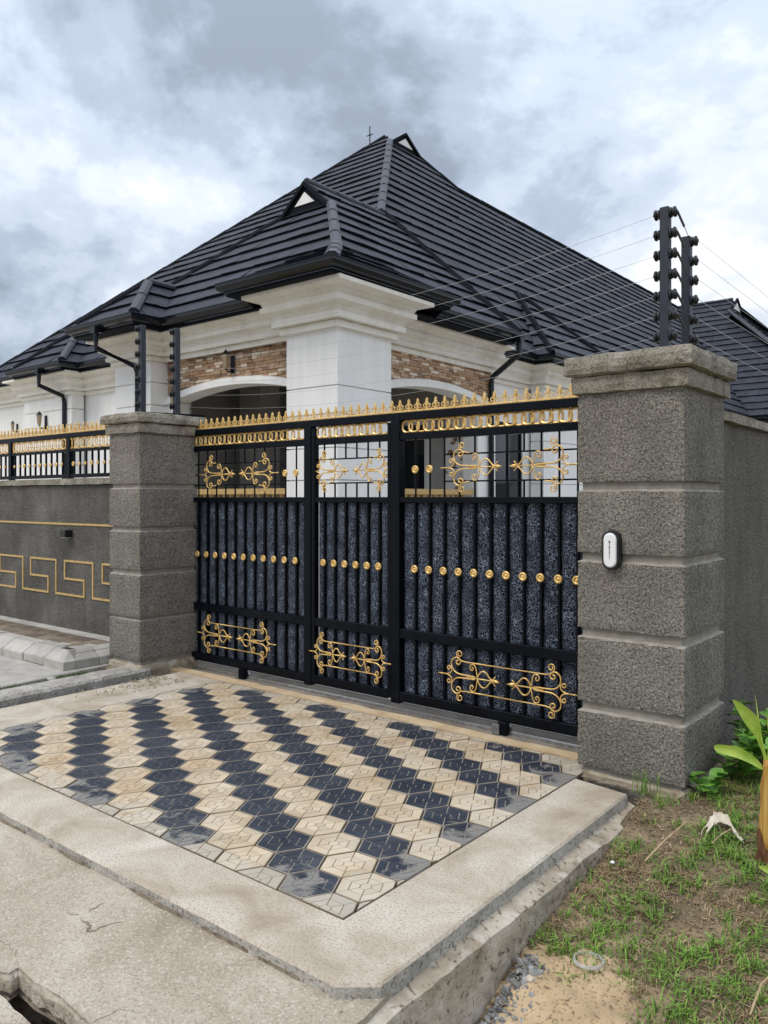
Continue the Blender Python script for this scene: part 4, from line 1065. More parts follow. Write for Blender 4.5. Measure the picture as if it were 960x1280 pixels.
# ridge and hip caps in overlapping lengths
def caps(a, b_, wd=.085, ht=.045, seglen=.62, m='ridgecap'):
    a, b_ = Vector(a), Vector(b_); d = b_-a; n_ = max(1, int(d.length/seglen)); dn = d.normalized()
    s = dn.cross(Vector((0, 0, 1))).normalized(); u = s.cross(dn)
    for k in range(n_):
        p = a+d*(k/n_); q = a+d*((k+1)/n_)+dn*.03; bm = nb_()
        for (P0, lift) in ((p, .012), (q, 0)): pass
        r0 = [bm.verts.new(p+s*x+u*(y+.012)) for x, y in ((-wd, -.05), (-wd, .0), (-wd*.45, ht), (wd*.45, ht), (wd, .0), (wd, -.05))]
        r1 = [bm.verts.new(q+s*x+u*y) for x, y in ((-wd, -.05), (-wd, .0), (-wd*.45, ht), (wd*.45, ht), (wd, .0), (wd, -.05))]
        for i in range(6): bm.faces.new((r0[i], r0[(i+1) % 6], r1[(i+1) % 6], r1[i]))
        bm.faces.new(r0); bm.faces.new(list(reversed(r1)))
        o = obj('ridge_cap', fixn(bm), M[m], roof)
zf = lambda i, x, y: fz(faces[i], x, y)+.03
caps((-7.35, 8.1, ZE+.12), (-9.75, 10.5, zf(0, -9.75, 10.5)))                    # wing hip
caps((-13.35, 8.1, ZE+.12), (-10.95, 10.5, zf(0, -10.95, 10.5)), .06, .05, m='wood')
caps((-10.35, 10.47, 7.46), (-10.35, 12.75, 7.46), .08, .04)
caps((-10.35, 12.62, 7.50), (-13.5, 16.86, 11.30))                               # main front hip
caps((-14.05, 17.35, 11.72), (-21.55, 9.52, 4.66), .07, .05, m='wood')          # left hip
caps((-13.5, 18.17, 11.27), (-12.85, 19.2, 10.5), .07, .05, m='wood')
caps((-12.85, 19.2, 10.5), (-12.85, 37.4, 10.5), .07, .05, 1.2, m='wood')
caps((-10.4, 37.4, 10.5), (-12.85, 37.4, 10.5), .09)
caps((-10.2, 36.2, 9.75), (-4.7, 30.9, 4.66), .12, .06, 1.0)
caps((-11.30, 7.49, ZE+.08), (-12.16, 8.35, zf(7, -12.16, 8.35)+.02), .085)
caps((-13.02, 7.49, ZE+.08), (-12.16, 8.35, zf(7, -12.16, 8.35)+.02), .06, .05, m='wood')
caps((-12.16, 8.35, 5.48), (-12.16, 9.0, 5.48), .07)
caps((-16.44, 9.10, ZE+.08), (-17.5, 10.16, zf(10, -17.5, 10.16)+.02), .085)
caps((-18.56, 9.10, ZE+.08), (-17.5, 10.16, zf(10, -17.5, 10.16)+.02), .07, .05, m='wood')
caps((-7.62, 14.83, ZE), (-9.55, 16.76, zf(12, -9.55, 16.76)), .065, .06, m='wood')
caps((-7.62, 18.78, ZE), (-9.5, 16.85, zf(12, -9.5, 16.85)), .08, .06, m='wood')
caps((-7.03, 7.58, CZ+.06), tuple(A_+Vector((0, 0, .04))), .10)
caps((-9.02, 7.66, CZ+.06), tuple(A_+Vector((-.05, 0, .0))), .04, .03, m='wood')
caps((-7.05, 10.2, CZ+.05), tuple(A_+Vector((0, .05, .0))), .04, .03, m='wood')
caps((-7.22, 12.74, ZE+.02), (-10.35, 12.74, 7.48), .055, .07, m='wood')          # verge
# gablets
def gablet(bl, br_, ap, outv, wsc=.44, name='gable_vent'):
    bl, br_, ap, o_ = Vector(bl), Vector(br_), Vector(ap), Vector(outv)
    bm = nb_(); low = Vector((0, 0, -.0))
    f_ = [bl+o_*.02, br_+o_*.02, ap+o_*.02]; vs = [bm.verts.new(p) for p in f_]; bm.faces.new(vs)
    # apron in front
    ext = o_*.10+Vector((0, 0, -.07)); vs2 = [bm.verts.new(p) for p in (bl+o_*.02, br_+o_*.02, br_+ext, bl+ext)]; bm.faces.new(vs2)
    g_ = obj('gablet', bm, M['wood'], roof)
    cen = (bl+br_+ap)/3+Vector((0, 0, .02)); bm = nb_()
    tri = [cen+(p-cen)*wsc+o_*.04 for p in (bl, br_, ap)]; tri2 = [p-o_*.03 for p in tri]
    a = [bm.verts.new(p) for p in tri]; b_ = [bm.verts.new(p) for p in tri2]; bm.faces.new(a); bm.faces.new(b_[::-1])
    for i in range(3): bm.faces.new((a[i], a[(i+1) % 3], b_[(i+1) % 3], b_[i]))
    obj(name, fixn(bm), M['white'], roof)
    for p in (bl, br_):
        bm = nb_(); side = (p-ap); q0, q1 = ap+Vector((0, 0, .0)), p+side*.06+Vector((0, 0, .0))
        for off in (0,):
            c8 = [q0, q1, q1+o_*.08, q0+o_*.08]; up = Vector((0, 0, .06))
            a = [bm.verts.new(v-up) for v in c8]; b_ = [bm.verts.new(v+up*.3) for v in c8]
            bm.faces.new(a); bm.faces.new(b_[::-1])
            for i in range(4): bm.faces.new((a[i], a[(i+1) % 4], b_[(i+1) % 4], b_[i]))
        obj('barge_board', fixn(bm), M['wood'], roof)
gablet((-10.92, 10.47, 6.92), (-9.80, 10.47, 6.92), (-10.35, 10.47, 7.42), (0, -1, 0))
gablet((-13.5, 16.86, 11.27), (-13.5, 18.17, 11.27), (-13.5, 17.5, 11.70), (1, 0, 0), .5)
gablet((-10.25, 36.3, 9.75), (-10.25, 38.5, 9.75), (-10.25, 37.4, 10.5), (1, 0, 0), .6)
quad_bm = nb_(); tube(quad_bm, [(-14.7, 17.45, 11.3), (-14.7, 17.45, 12.25)], .018, 5); tube(quad_bm, [(-14.82, 17.45, 12.0), (-14.58, 17.45, 12.0)], .014, 4); bmesh.ops.create_uvsphere(quad_bm, u_segments=8, v_segments=6, radius=.035, matrix=Matrix.Translation((-14.7, 17.45, 12.0)))
obj('lightning_rod', quad_bm, M['postpaint'], roof)

# ---- gutters and fascia ----
def gutter(path, z, name='gutter'):
    bm = nb_(); loft_path(bm, path, [(-.04, z-.145), (.02, z-.145), (.02, z-.115), (.05, z-.115), (.095, z-.095), (.115, z-.05), (.115, z-.012), (.125, z-.010), (.125, z+.004), (.105, z+.004), (.095, z-.03), (.0, z-.03), (-.04, z-.03)])
    fixn(bm); return H(name, bm, M['blackm'])
gutter([(-9.08, 8.1), (-9.08, 7.55), (-7.0, 7.55), (-7.0, 10.25), (-7.3, 10.25)], CZ+.02)
gutter([(-13.06, 9.4), (-13.06, 7.45), (-11.26, 7.45), (-11.26, 8.0), (-9.0, 8.0)], ZE+.01)
gutter([(-7.25, 10.2), (-7.25, 12.72), (-7.4, 12.72)], ZE+.01)
gutter([(-21.6, 9.46), (-18.6, 9.46), (-18.6, 9.06), (-16.4, 9.06), (-16.4, 9.46), (-13.4, 9.46)], ZE+.01)
gutter([(-8.0, 12.7), (-8.0, 14.8), (-7.60, 14.8), (-7.60, 18.8), (-8.0, 18.8), (-8.0, 30.9)], ZE-.02)
gutter([(-8.0, 30.9), (-4.7, 30.9), (-4.7, 44)], ZE)
def soffit(poly, z, th=.03):
    bm = nb_(); prism(bm, poly, z-th, z); H('soffit', fixn(bm), M['wood'])
soffit([(-9.08, 7.55), (-7.0, 7.55), (-7.0, 10.25), (-9.08, 10.25)], CZ-.13)
soffit([(-13.06, 7.45), (-11.26, 7.45), (-11.26, 8.4), (-13.06, 8.4)], ZE-.135)
soffit([(-13.4, 8.0), (-7.25, 8.0), (-7.25, 12.7), (-13.4, 12.7)], ZE-.141)
soffit([(-21.6, 9.46), (-13.4, 9.46), (-13.4, 14), (-21.6, 14)], ZE-.139)
soffit([(-18.6, 9.06), (-16.4, 9.06), (-16.4, 9.45), (-18.6, 9.45)], ZE-.137)
soffit([(-13.4, 12.71), (-8.0, 12.71), (-8.0, 40), (-13.4, 40)], ZE-.151)
soffit([(-7.99, 14.8), (-7.6, 14.8), (-7.6, 18.8), (-7.99, 18.8)], ZE-.149)
soffit([(-7.99, 30.9), (-4.7, 30.9), (-4.7, 44), (-7.99, 44)], ZE-.147)
# ---- downspouts ----
def spout(pts, r=.052):
    bm = nb_(); tube(bm, pts, r, 8); 
    p = Vector(pts[0]); box(bm, p.x-.07, p.x+.07, p.y-.07, p.y+.07, p.z, p.z+.1)
    return H('downspout', fixn(bm), M['blackm'])
spout([(-12.2, 7.36, 4.42), (-12.2, 7.36, 4.16), (-11.98, 7.95, 3.92), (-11.98, 8.02, 3.8), (-11.98, 8.02, .6)])
spout([(-17.2, 8.98, 4.42), (-17.2, 8.98, 4.16), (-16.98, 9.42, 3.95), (-16.98, 9.46, 3.8), (-16.98, 9.46, .4)])
spout([(-14.3, 9.36, 4.42), (-14.3, 9.36, 4.20), (-13.9, 9.60, 4.02), (-13.7, 9.80, 3.95)])
spout([(-7.13, 12.60, 4.42), (-7.13, 12.60, 4.22), (-7.70, 12.62, 3.86), (-7.72, 12.62, 3.75), (-7.72, 12.62, .4)])
# ---- cornices ----
def prof_cornice(zt, zb, o1, o0=.03):
    h_ = zt-zb
    P = [(0, 0), (.16, 0), (.16, .15), (.12, .16), (.12, .19), (.34, .19), (.34, .33), (.28, .34), (.28, .37), (.34, .48), (.60, .55), (.60, .68), (.54, .69), (.54, .72), (.62, .84), (1.0, .90), (1.0, 1.0), (0, 1.0)]
    return [(o0*0+a*o1, zb+b_*h_) for a, b_ in P]
def cornice(path, zt, zb, o1, closed=False):
    bm = nb_(); loft_path(bm, path, prof_cornice(zt, zb, o1), closed); H('cornice', fixn(bm), M['cornice'])
cx0, cx1, cy0, cy1 = -8.42, -7.42, 8.12, 9.30
cornice([(cx0, 9.3), (cx0, cy0), (cx1, cy0), (cx1, cy1), (cx1-.4, cy1)], 4.56, 4.0, .46)
lx0, lx1 = -12.80, -11.73
cornice([(lx0, 9.2), (lx0, 8.10), (lx1, 8.10), (lx1, 8.40), (-8.42, 8.40)], 4.45, 4.0, .36)
cornice([(-7.80, 9.30), (-7.80, 12.72), (-8.38, 12.72), (-8.38, 15.2), (-8.02, 15.2), (-8.02, 18.4), (-8.38, 18.4), (-8.38, 30)], 4.45, 3.96, .33)
cornice([(-21.2, 9.86), (-18.9, 9.86), (-18.9, 9.50), (-16.75, 9.50), (-16.75, 9.86), (-12.75, 9.86)], 4.45, 3.98, .36)
# ---- columns and walls: blocks separated by shallow V joints ----
def coursed(x0, x1, y0, y1, z0, z1, joints, name='column'):
    bm = nb_(); zs = [z0]+joints+[z1]
    for a, b_ in zip(zs, zs[1:]):
        box(bm, x0, x1, y0, y1, a+(.009 if a != z0 else 0), b_-(.009 if b_ != z1 else 0))
    box(bm, x0+.03, x1-.03, y0+.03, y1-.03, z0+.001, z1-.001)
    return H(name, bm, M['white'])
JT = [.95, 1.37, 1.80, 2.22, 2.64, 3.05, 3.34]
coursed(cx0, cx1, cy0, cy1, -.03, 4.06, [1.0, 1.45, 1.9, 2.35, 2.82, 3.21])
coursed(lx0, lx1, 8.10, 8.95, -.03, 4.02, [1.0, 1.45, 1.9, 2.35, 2.8, 3.25, 3.64])
coursed(-18.9, -16.75, 9.50, 9.80, -.03, 4.0, [1.5, 1.95, 2.4, 2.85, 3.3, 3.66], 'pilaster')
coursed(-8.32, -8.02, 15.2, 18.4, -.03, 3.98, [1.5, 1.95, 2.4, 2.85, 3.3], 'pilaster')
bm = nb_(); box(bm, -21.2, -12.81, 9.86, 10.1, -.03, 4.40); H('wall', bm, M['white'])
bm = nb_(); box(bm, -13.0, -12.81, 8.6, 9.855, -.03, 4.40); H('wall', bm, M['white'])
# side wall with a tall dark window
bm = nb_()
for a in ((12.70, 13.85, -.03, 4.4), (14.95, 30.5, -.03, 4.4), (13.85, 14.95, 3.2, 4.4), (13.85, 14.95, -.03, .9)): box(bm, -8.55, -8.38, a[0], a[1], a[2], a[3])
H('wall', bm, M['white'])
def window(x, y0, y1, z0, z1, nx=2, nzz=2, facing='x'):
    t_ = 0.05; bm = nb_()
    def bx(a0, a1, zz0, zz1, d0, d1):
        if facing == 'x': box(bm, x-d1, x-d0, a0, a1, zz0, zz1)
        else: box(bm, a0, a1, x+d0, x+d1, zz0, zz1)
    bx(y0, y0+t_, z0, z1, .0, .07); bx(y1-t_, y1, z0, z1, .0, .07); bx(y0+t_, y1-t_, z0, z0+t_, .0, .07); bx(y0+t_, y1-t_, z1-t_, z1, .0, .07)
    for k in range(1, nx): c_ = y0+(y1-y0)*k/nx; bx(c_-.018, c_+.018, z0+t_, z1-t_, .005, .06)
    fr = H('window', bm, M['black'])
    bm = nb_(); bx(y0+t_, y1-t_, z0+t_, z1-t_, .03, .04); obj('pane', bm, M['glassdark'], fr)
window(-8.40, 13.86, 14.94, .91, 3.19)
# arch panels (stone cladding over the porch openings)
def archpanel(axis_, plane, a0, a1, spring, rise, top, mth=.28):
    """wall above a segmental arch; axis_ 'x' runs along X at y=plane, 'y' runs along Y at x=plane"""
    n_ = 20; mid = (a0+a1)/2; hw = (a1-a0)/2; Rr = (hw*hw+rise*rise)/(2*rise)
    arc = lambda a: spring+math.sqrt(max(0, Rr*Rr-(a-mid)**2))-(Rr-rise)
    pts = [(a0+(a1-a0)*k/n_, arc(a0+(a1-a0)*k/n_)) for k in range(n_+1)]+[(a1, top), (a0, top)]
    bm = nb_()
    if axis_ == 'x': fnn = lambda u, v, t_: (u, plane+t_, v)
    else: fnn = lambda u, v, t_: (plane-t_, u, v)
    extr(bm, pts, fnn, .012, mth); w_ = H('clad_wall', fixn(bm), M['mortar'])
    # white arch band, two steps
    for nm, lo, hi, pr in (('arch_band', 0, .075, -.075), ('arch_band', .075, .125, -.045)):
        bm = nb_(); lower = [(a0+(a1-a0)*k/n_, arc(a0+(a1-a0)*k/n_)-.005+lo) for k in range(n_+1)]; upper = [(a, z-lo+hi) for a, z in lower]
        for k in range(n_):
            extr(bm, [lower[k], lower[k+1], upper[k+1], upper[k]], fnn, pr, .01 if lo else mth+.002)
        H(nm, fixn(bm), M['white'])
    # individual stones
    rs = random.Random(11); bh = .050; z = spring+.06; row = 0
    while z < top-.02:
        a = a0-rs.random()*.15
        while a < a1:
            ln = rs.choice((.11, .15, .18, .21)); u0, u1 = max(a+.004, a0), min(a+ln-.004, a1); a += ln
            if u1-u0 < .03: continue
            zl0, zl1 = max(z+.003, arc(u0)+.115), max(z+.003, arc(u1)+.115); zt = min(z+bh-.003, top-.004)
            if zt-max(zl0, zl1) < .008: continue
            pr = rs.uniform(-.020, .0); bm = nb_()
            extr(bm, [(u0, zl0), (u1, zl1), (u1, zt), (u0, zt)], fnn, pr, .014)
            mi = rs.choices(range(6), (28, 20, 20, 13, 7, 18))[0]
            o = obj('stone', fixn(bm), M['brick%d' % mi], w_)
        z += bh; row += 1
archpanel('x', 8.46, lx1, cx0, 3.27, .20, 4.02)
archpanel('y', -7.80, cy1, 12.72, 3.27, .22, 3.98)
print('stones', sum(1 for o in bpy.data.objects if o.name.startswith('stone')))
# white jambs below the arch ends
bm = nb_(); box(bm, lx1, lx1+.22, 8.44, 8.74, -.03, 3.30); H('arch_jamb', bm, M['white'])
bm = nb_(); box(bm, -8.10, -7.78, 12.25, 12.73, -.03, 3.40); H('arch_jamb', bm, M['white'])
# ---- porch interior ----
bm = nb_(); box(bm, -12.9, -7.6, 8.5, 12.7, -.02, .85); H('porch_floor', bm, M['floor'])
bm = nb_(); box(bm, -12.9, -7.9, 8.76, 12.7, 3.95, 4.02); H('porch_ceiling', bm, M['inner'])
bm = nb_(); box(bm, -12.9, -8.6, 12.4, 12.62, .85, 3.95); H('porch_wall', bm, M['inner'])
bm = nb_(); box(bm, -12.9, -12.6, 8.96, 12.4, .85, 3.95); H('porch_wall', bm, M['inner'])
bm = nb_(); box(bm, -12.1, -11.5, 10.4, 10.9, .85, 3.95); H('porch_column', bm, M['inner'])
window(12.33, -11.4, -10.2, 1.0, 3.2, 2, 2, 'y')
bm = nb_(); box(bm, -9.95, -9.0, 12.30, 12.39, .85, 3.05); dd = H('front_door', bm, M['glassdark'])
bm = nb_()
for q in ((-10.03, -9.95, .85, 3.13), (-9.0, -8.92, .85, 3.13), (-9.95, -9.0, 3.05, 3.13)): box(bm, q[0], q[1], 12.29, 12.395, q[2], q[3])
obj('door_frame', bm, M['white'], dd)
bm = nb_(); box(bm, -8.59, -8.08, 12.40, 12.60, .85, 3.95); dp = H('porch_wall', bm, M['white'])
rq = random.Random(4)
for k in range(16):
    cx_, cz_ = -8.36+rq.gauss(0, .11), 1.75+.1*k+rq.gauss(0, .03); rr0 = rq.uniform(.03, .075)
    pl = [(cx_+rr0*(.6+.7*rq.random())*math.cos(a), cz_+rr0*(.4+.5*rq.random())*math.sin(a)) for a in [2*math.pi*q/7 for q in range(7)]]
    bm = nb_(); extr(bm, pl, lambda u, v, t_: (u, 12.40+t_, v), -.012, .004); obj('motif_stone', fixn(bm), M['brick%d' % rq.choice((0, 1, 4))], dp)
# gold balustrade: turned balusters under a flat rail
def baluster_mesh(h_=.86):
    bm = nb_(); prof = [(.045, 0), (.045, .06), (.02, .09), (.038, .22), (.042, .32), (.018, .55), (.016, .66), (.035, .72), (.045, .78), (.045, h_)]
    n_ = 8; rings = [[bm.verts.new((r*math.cos(2*math.pi*k/n_), r*math.sin(2*math.pi*k/n_), z)) for k in range(n_)] for r, z in prof]
    for a, b_ in zip(rings, rings[1:]):
        for k in range(n_): bm.faces.new((a[k], a[(k+1) % n_], b_[(k+1) % n_], b_[k]))
    return fixn(bm)
bal = None
for (ax, pl, a0, a1) in (('x', 8.60, lx1+.25, cx0-.05), ('y', -7.93, cy1+.05, 12.22)):
    bm = nb_()
    if ax == 'x': box(bm, a0, a1, pl-.08, pl+.08, 1.71, 1.80)
    else: box(bm, pl-.08, pl+.08, a0, a1, 1.71, 1.80)
    rl = H('balustrade_rail', bm, M['goldband']); n_ = int((a1-a0)/.17)
    for k in range(n_):
        c_ = a0+.09+k*.17; p = (c_, pl, .85) if ax == 'x' else (pl, c_, .85)
        if bal is None: o = bal = obj('baluster', baluster_mesh(), M['goldband'], rl, smooth=True)
        else: o = inst('baluster', bal, rl)
        o.location = p
# stair in the porch with a stepped gold string
bm = nb_(); 
for k in range(9): box(bm, -9.9+.16*k, -9.72+.16*k, 10.3, 11.3, .85+.0, 1.0+.19*(8-k)+.02)
H('stair', bm, M['inner'])
bm = nb_(); tube(bm, [(-10.0, 10.2, 3.2), (-9.0, 10.2, 2.1), (-8.6, 10.2, 1.95)], .035, 6); H('stair_rail', bm, M['goldband'])

# ---- wall lanterns ----
def lantern(x, y, z, d, label, s=1.0):
    t_ = thing('wall_lantern', label, 'lantern', (x, y, z), 'lanterns on the house walls'); v = Vector(d)
    t_.rotation_euler = (0, 0, math.atan2(v.y, v.x)+math.pi/2)
    o = obj('back_plate', bevbox(-.04*s, .04*s, -.015, 0, -.14*s, .12*s, .006), M['black'], t_)
    bm = nb_(); tube(bm, [(0, -.01, -.10*s), (0, -.09*s, -.13*s), (0, -.13*s, -.08*s)], .012*s, 6); obj('arm', bm, M['black'], t_)
    bm = nb_(); tube(bm, [(0, -.13*s, -.08*s), (0, -.13*s, .0), (0, -.13*s, .12*s)], .055*s, 6, lambda f: .55+.45*f); obj('glass', bm, M['lampglass'], t_)
    bm = nb_(); tube(bm, [(0, -.13*s, .12*s), (0, -.13*s, .15*s), (0, -.13*s, .19*s)], .065*s, 6, lambda f: 1-.85*f); obj('hood', bm, M['black'], t_)
M['lampglass'] = mat('amber_lantern_glass', [(0, (.34, .27, .17))], rough=.2)
lantern(-9.98, 8.43, 3.80, (0, -1), 'lantern centred on the stone cladding above the left arch', 1.1)
lantern(-17.85, 9.49, 3.42, (0, -1), 'lantern on the far left white pilaster beside the downspout', 1.25)
lantern(-19.95, 9.85, 3.42, (0, -1), 'leftmost small lantern on the recessed white wall', .9)
lantern(-11.38, 8.43, 3.30, (0, -1), 'small lantern at the foot of the stone cladding behind the fence post', 1.0)

# ================================================================== PLANTS, GRASS, LITTER
rg = random.Random(21)
def blade(bm, x, y, z, h_, lean, ang, wd):
    dx, dy = math.cos(ang), math.sin(ang); px_, py_ = -dy*wd/2, dx*wd/2
    a = [bm.verts.new((x-px_, y-py_, z-.01)), bm.verts.new((x+px_, y+py_, z-.01))]
    mx_, my_ = x+dx*lean*.35, y+dy*lean*.35
    b_ = [bm.verts.new((mx_-px_*.8, my_-py_*.8, z+h_*.6)), bm.verts.new((mx_+px_*.8, my_+py_*.8, z+h_*.6))]
    c_ = bm.verts.new((x+dx*lean, y+dy*lean, z+h_*(.95-.4*rg.random())))
    bm.faces.new((a[0], a[1], b_[1], b_[0])); bm.faces.new((b_[0], b_[1], c_))
gr, gd = nb_(), nb_()
cnt = 0
def blocked(x, y):
    if x < -1.66: return True
    if x < -1.47 and 4.45 < y: return True
    return False
for k in range(13000):
    x = rg.uniform(-1.68, 1.1); y = rg.uniform(1.35, 6.2)
    if blocked(x, y): continue
    sm_ = sandmask(x, y)
    dens = .9+1.25*noise.noise(Vector((x*3.1, y*3.1, 8)))+.28*min(1, max(-1, (x+.95)))-.9*max(0, min(1, (sm_+.45)/.5))
    if rg.random() > dens: continue
    z = soil_z(x, y); dry = rg.random() < .42-.25*min(1, max(-1, x+.9))+.5*noise.noise(Vector((x*2.3, y*2.3, 31)))
    nbld = rg.randint(4, 11) if rg.random() < .8 else rg.randint(14, 26); hh = rg.uniform(.02, .06)*(1.35 if x > -.7 else 1)*(1.2 if not dry else 1)
    for b_ in range(nbld):
        blade(gd if dry else gr, x+rg.gauss(0, .018), y+rg.gauss(0, .018), z, hh*rg.uniform(.4, 1.1)*(.55 if dry else 1), hh*rg.uniform(.3, 1.5), rg.uniform(0, 6.28), rg.uniform(.0035, .0075))
stuff(obj('grass', gr, M['grass'])); stuff(obj('dry_grass', gd, M['grassdry']))
# fallen leaves and bits
bm = nb_()
for k in range(4200):
    x = rg.uniform(-1.66, .9); y = rg.uniform(1.4, 5.2)
    if blocked(x, y): continue
    if sandmask(x, y) > .1 and rg.random() < .55: continue
    s = rg.uniform(.003, .013); z = soil_z(x, y)+.008+(.02 if sandmask(x, y) > 0 else 0); a = rg.uniform(0, 6.28); tx, ty = rg.uniform(-.3, .3), rg.uniform(-.3, .3)
    pts = [(1.5, 0), (.4, .45), (-1, .3), (-1.2, -.3), (.3, -.5)]
    vs = [bm.verts.new((x+s*(u*math.cos(a)-v*math.sin(a)), y+s*(u*math.sin(a)+v*math.cos(a)), z+s*(u*tx+v*ty)+s*.3*abs(u))) for u, v in pts]
    bm.faces.new(vs)
stuff(obj('leaf_litter', bm, M['litter']))
# gravel at the foot of the retaining wall
bm = nb_()
for k in range(1100):
    y = rg.uniform(1.4, 2.95); x = -1.63+abs(rg.gauss(0, .10 if y < 2.6 else .05))
    s = rg.uniform(.004, .013)*(1.8 if rg.random() < .08 else 1); z = soil_z(x, y)+.015
    bmesh.ops.create_icosphere(bm, subdivisions=1, radius=s, matrix=Matrix.Translation((x, y, z)) @ Matrix.Rotation(rg.random()*6, 4, (rg.random(), rg.random(), 1)) @ Matrix.Diagonal((1.3, .8+.4*rg.random(), .6, 1)))
stuff(obj('gravel', bm, M['gravel']))
# grit and weeds along the left curb and at the pillar foot
bm = nb_()
for k in range(260):
    x = rg.uniform(-6.32, -5.9); y = 4.45-abs(rg.gauss(0, .35)); s = rg.uniform(.003, .010)*(1.8 if rg.random() < .06 else 1)
    if x > AX0 or y < 3: continue
    bmesh.ops.create_icosphere(bm, subdivisions=1, radius=s, matrix=Matrix.Translation((x, y, .004)))
stuff(obj('grit', bm, M['stoneplinth']))
bm = nb_()
for k in range(900):
    y = rg.uniform(2.35, 4.2); x = -6.72-.11*((y-2.3)/2)+rg.gauss(0, .025)
    if noise.noise(Vector((y*3, 0, 0))) < -.1: continue
    blade(bm, x, y, .02, rg.uniform(.02, .05), .03, rg.uniform(0, 6.28), .005)
stuff(obj('weeds', bm, M['moss']))

# --- banana sucker ---
def atz(px_, py_, d):
    r = (px_-480)/1000*d; return Vector((r*.776-d*.631, r*.631+d*.776, 1.65-(py_-622.5)/1000*d))
def ground_pt(px_, py_, lift=0):
    z = -.1
    for _ in range(25):
        d = (1.65-z)/((py_-622.5)/1000); p = atz(px_, py_, d); z = .5*z+.5*soil_z(p.x, p.y)
    return Vector((p.x, p.y, z+lift))
_g = ground_pt(957, 1078); DB = -.631*_g.x+.776*_g.y
print('banana', _g, DB)
ban = thing('banana_plant', 'young banana plant with orange sheathed stem and pale green leaves', 'plant', tuple(atz(957, 1078, DB)))
B0 = Vector(ban.location)
def Bp(px_, py_, dd=0): return atz(px_, py_, DB+dd)-B0
rs0 = .046*DB/4.15
axis_pts = [Bp(960, 1094), Bp(960, 1040), Bp(961, 985), Bp(962, 950)]
bm = nb_(); tube(bm, axis_pts, rs0*.86, 14, lambda f: 1.0-.30*f); obj('stem', bm, M['pseudo'], ban, smooth=True)
def shell(h_, a0, a1, r0, mat_, tip, seed, nm='leaf_sheath'):
    """overlapping curved sheath round the stem whose rim runs up to a point"""
    bm = nb_(); na, nh = 12, 9; A, B_ = axis_pts[0], axis_pts[-1]; rows = []
    for j in range(na+1):
        fa = j/na; ang = R(a0+(a1-a0)*fa); top = h_*(1-tip*abs(2*fa-1)**1.4); row = []
        for i in range(nh+1):
            f = i/nh*top; c_ = A.lerp(B_, min(1.15, f)); r = r0*(1-.26*f)*(1+.04*noise.noise(Vector((ang*2, f*4, seed)))+(.16*(i/nh)**6))
            row.append(bm.verts.new(c_+Vector((math.cos(ang)*r, math.sin(ang)*r, 0))))
        rows.append(row)
    for p, q in zip(rows, rows[1:]):
        for i in range(nh): bm.faces.new((p[i], q[i], q[i+1], p[i+1]))
    return obj(nm, bm, M[mat_], ban, smooth=True)
shell(.98, 170, 380, rs0*.96, 'pseudo', .35, 1); shell(.90, 215, 330, rs0*1.05, 'pseudo', .5, 2); shell(.42, 150, 300, rs0*1.14, 'sheathdry', .75, 3, 'dry_sheath')
shell(.33, 240, 370, rs0*1.24, 'sheathdry', .8, 4, 'dry_sheath'); shell(.24, 200, 290, rs0*1.36, 'sheathdry', .9, 5, 'dry_sheath')
LW = [1.0]
def leafblade(spine, widths, side, fold=.3, name='leaf', m='banana', par=None):
    bm = nb_(); n_ = len(spine); rows = []
    for i, p in enumerate(spine):
        t_ = (spine[min(i+1, n_-1)]-spine[max(i-1, 0)]).normalized(); s = (side-t_*side.dot(t_)).normalized(); nn = s.cross(t_)
        w_ = widths[i]*LW[0]
        rows.append([bm.verts.new(p-s*w_+nn*w_*fold), bm.verts.new(p-s*w_*.5+nn*w_*fold*.4), bm.verts.new(p), bm.verts.new(p+s*w_*.5+nn*w_*fold*.4), bm.verts.new(p+s*w_+nn*w_*fold)])
    for a, b_ in zip(rows, rows[1:]):
        for k in range(4): bm.faces.new((a[k], a[k+1], b_[k+1], b_[k]))
    return obj(name, bm, M[m], par, smooth=True)
def curve(pts, n_=10):
    o = []
    P = [pts[0]]+pts+[pts[-1]]
    for i in range(len(pts)-1):
        for k in range(n_):
            t_ = k/n_; a, b_, c_, d_ = P[i], P[i+1], P[i+2], P[i+3]
            o.append(.5*((2*b_)+(c_-a)*t_+(2*a-5*b_+4*c_-d_)*t_*t_+(3*b_-a-3*c_+d_)*t_**3))
    o.append(pts[-1]); return o
LW[0] = .54*DB/4.15
sp = curve([Bp(957, 950), Bp(950, 925), Bp(942, 905), Bp(933, 893), Bp(922, 880), Bp(916, 875)], 4)
leafblade(sp, [.012, .013, .015, .02, .025, .032, .042, .052, .060, .064, .064, .062, .058, .052, .044, .036, .028, .02, .014, .008, .002][:len(sp)], Vector((.55, .3, .75)), .25, par=ban)
sp = curve([Bp(955, 962), Bp(940, 950), Bp(922, 941), Bp(900, 936), Bp(893, 933)], 5)
n_ = len(sp); leafblade(sp, [.010+.040*max(0, math.sin(math.pi*min(1, (i/(n_-1))*1.02-.02)))**.8 for i in range(n_)], Vector((.1, .35, .9)), .3, par=ban)
sp = curve([Bp(958, 955), Bp(950, 915), Bp(947, 890), Bp(944, 868)], 5)
n_ = len(sp); leafblade(sp, [.016*(1-i/(n_-1))+.001 for i in range(n_)], Vector((.7, .6, .1)), .5, par=ban)
sp = curve([Bp(958, 965), Bp(962, 930), Bp(960, 905), Bp(958, 892)], 5)
leafblade(sp, [.020*(1-i/(len(sp)-1))+.001 for i in range(len(sp))], Vector((.7, .6, .1)), .5, par=ban)
sp = curve([Bp(990, 1130, -.3), Bp(975, 1095, -.3), Bp(958, 1087, -.3), Bp(948, 1082, -.3)], 5)
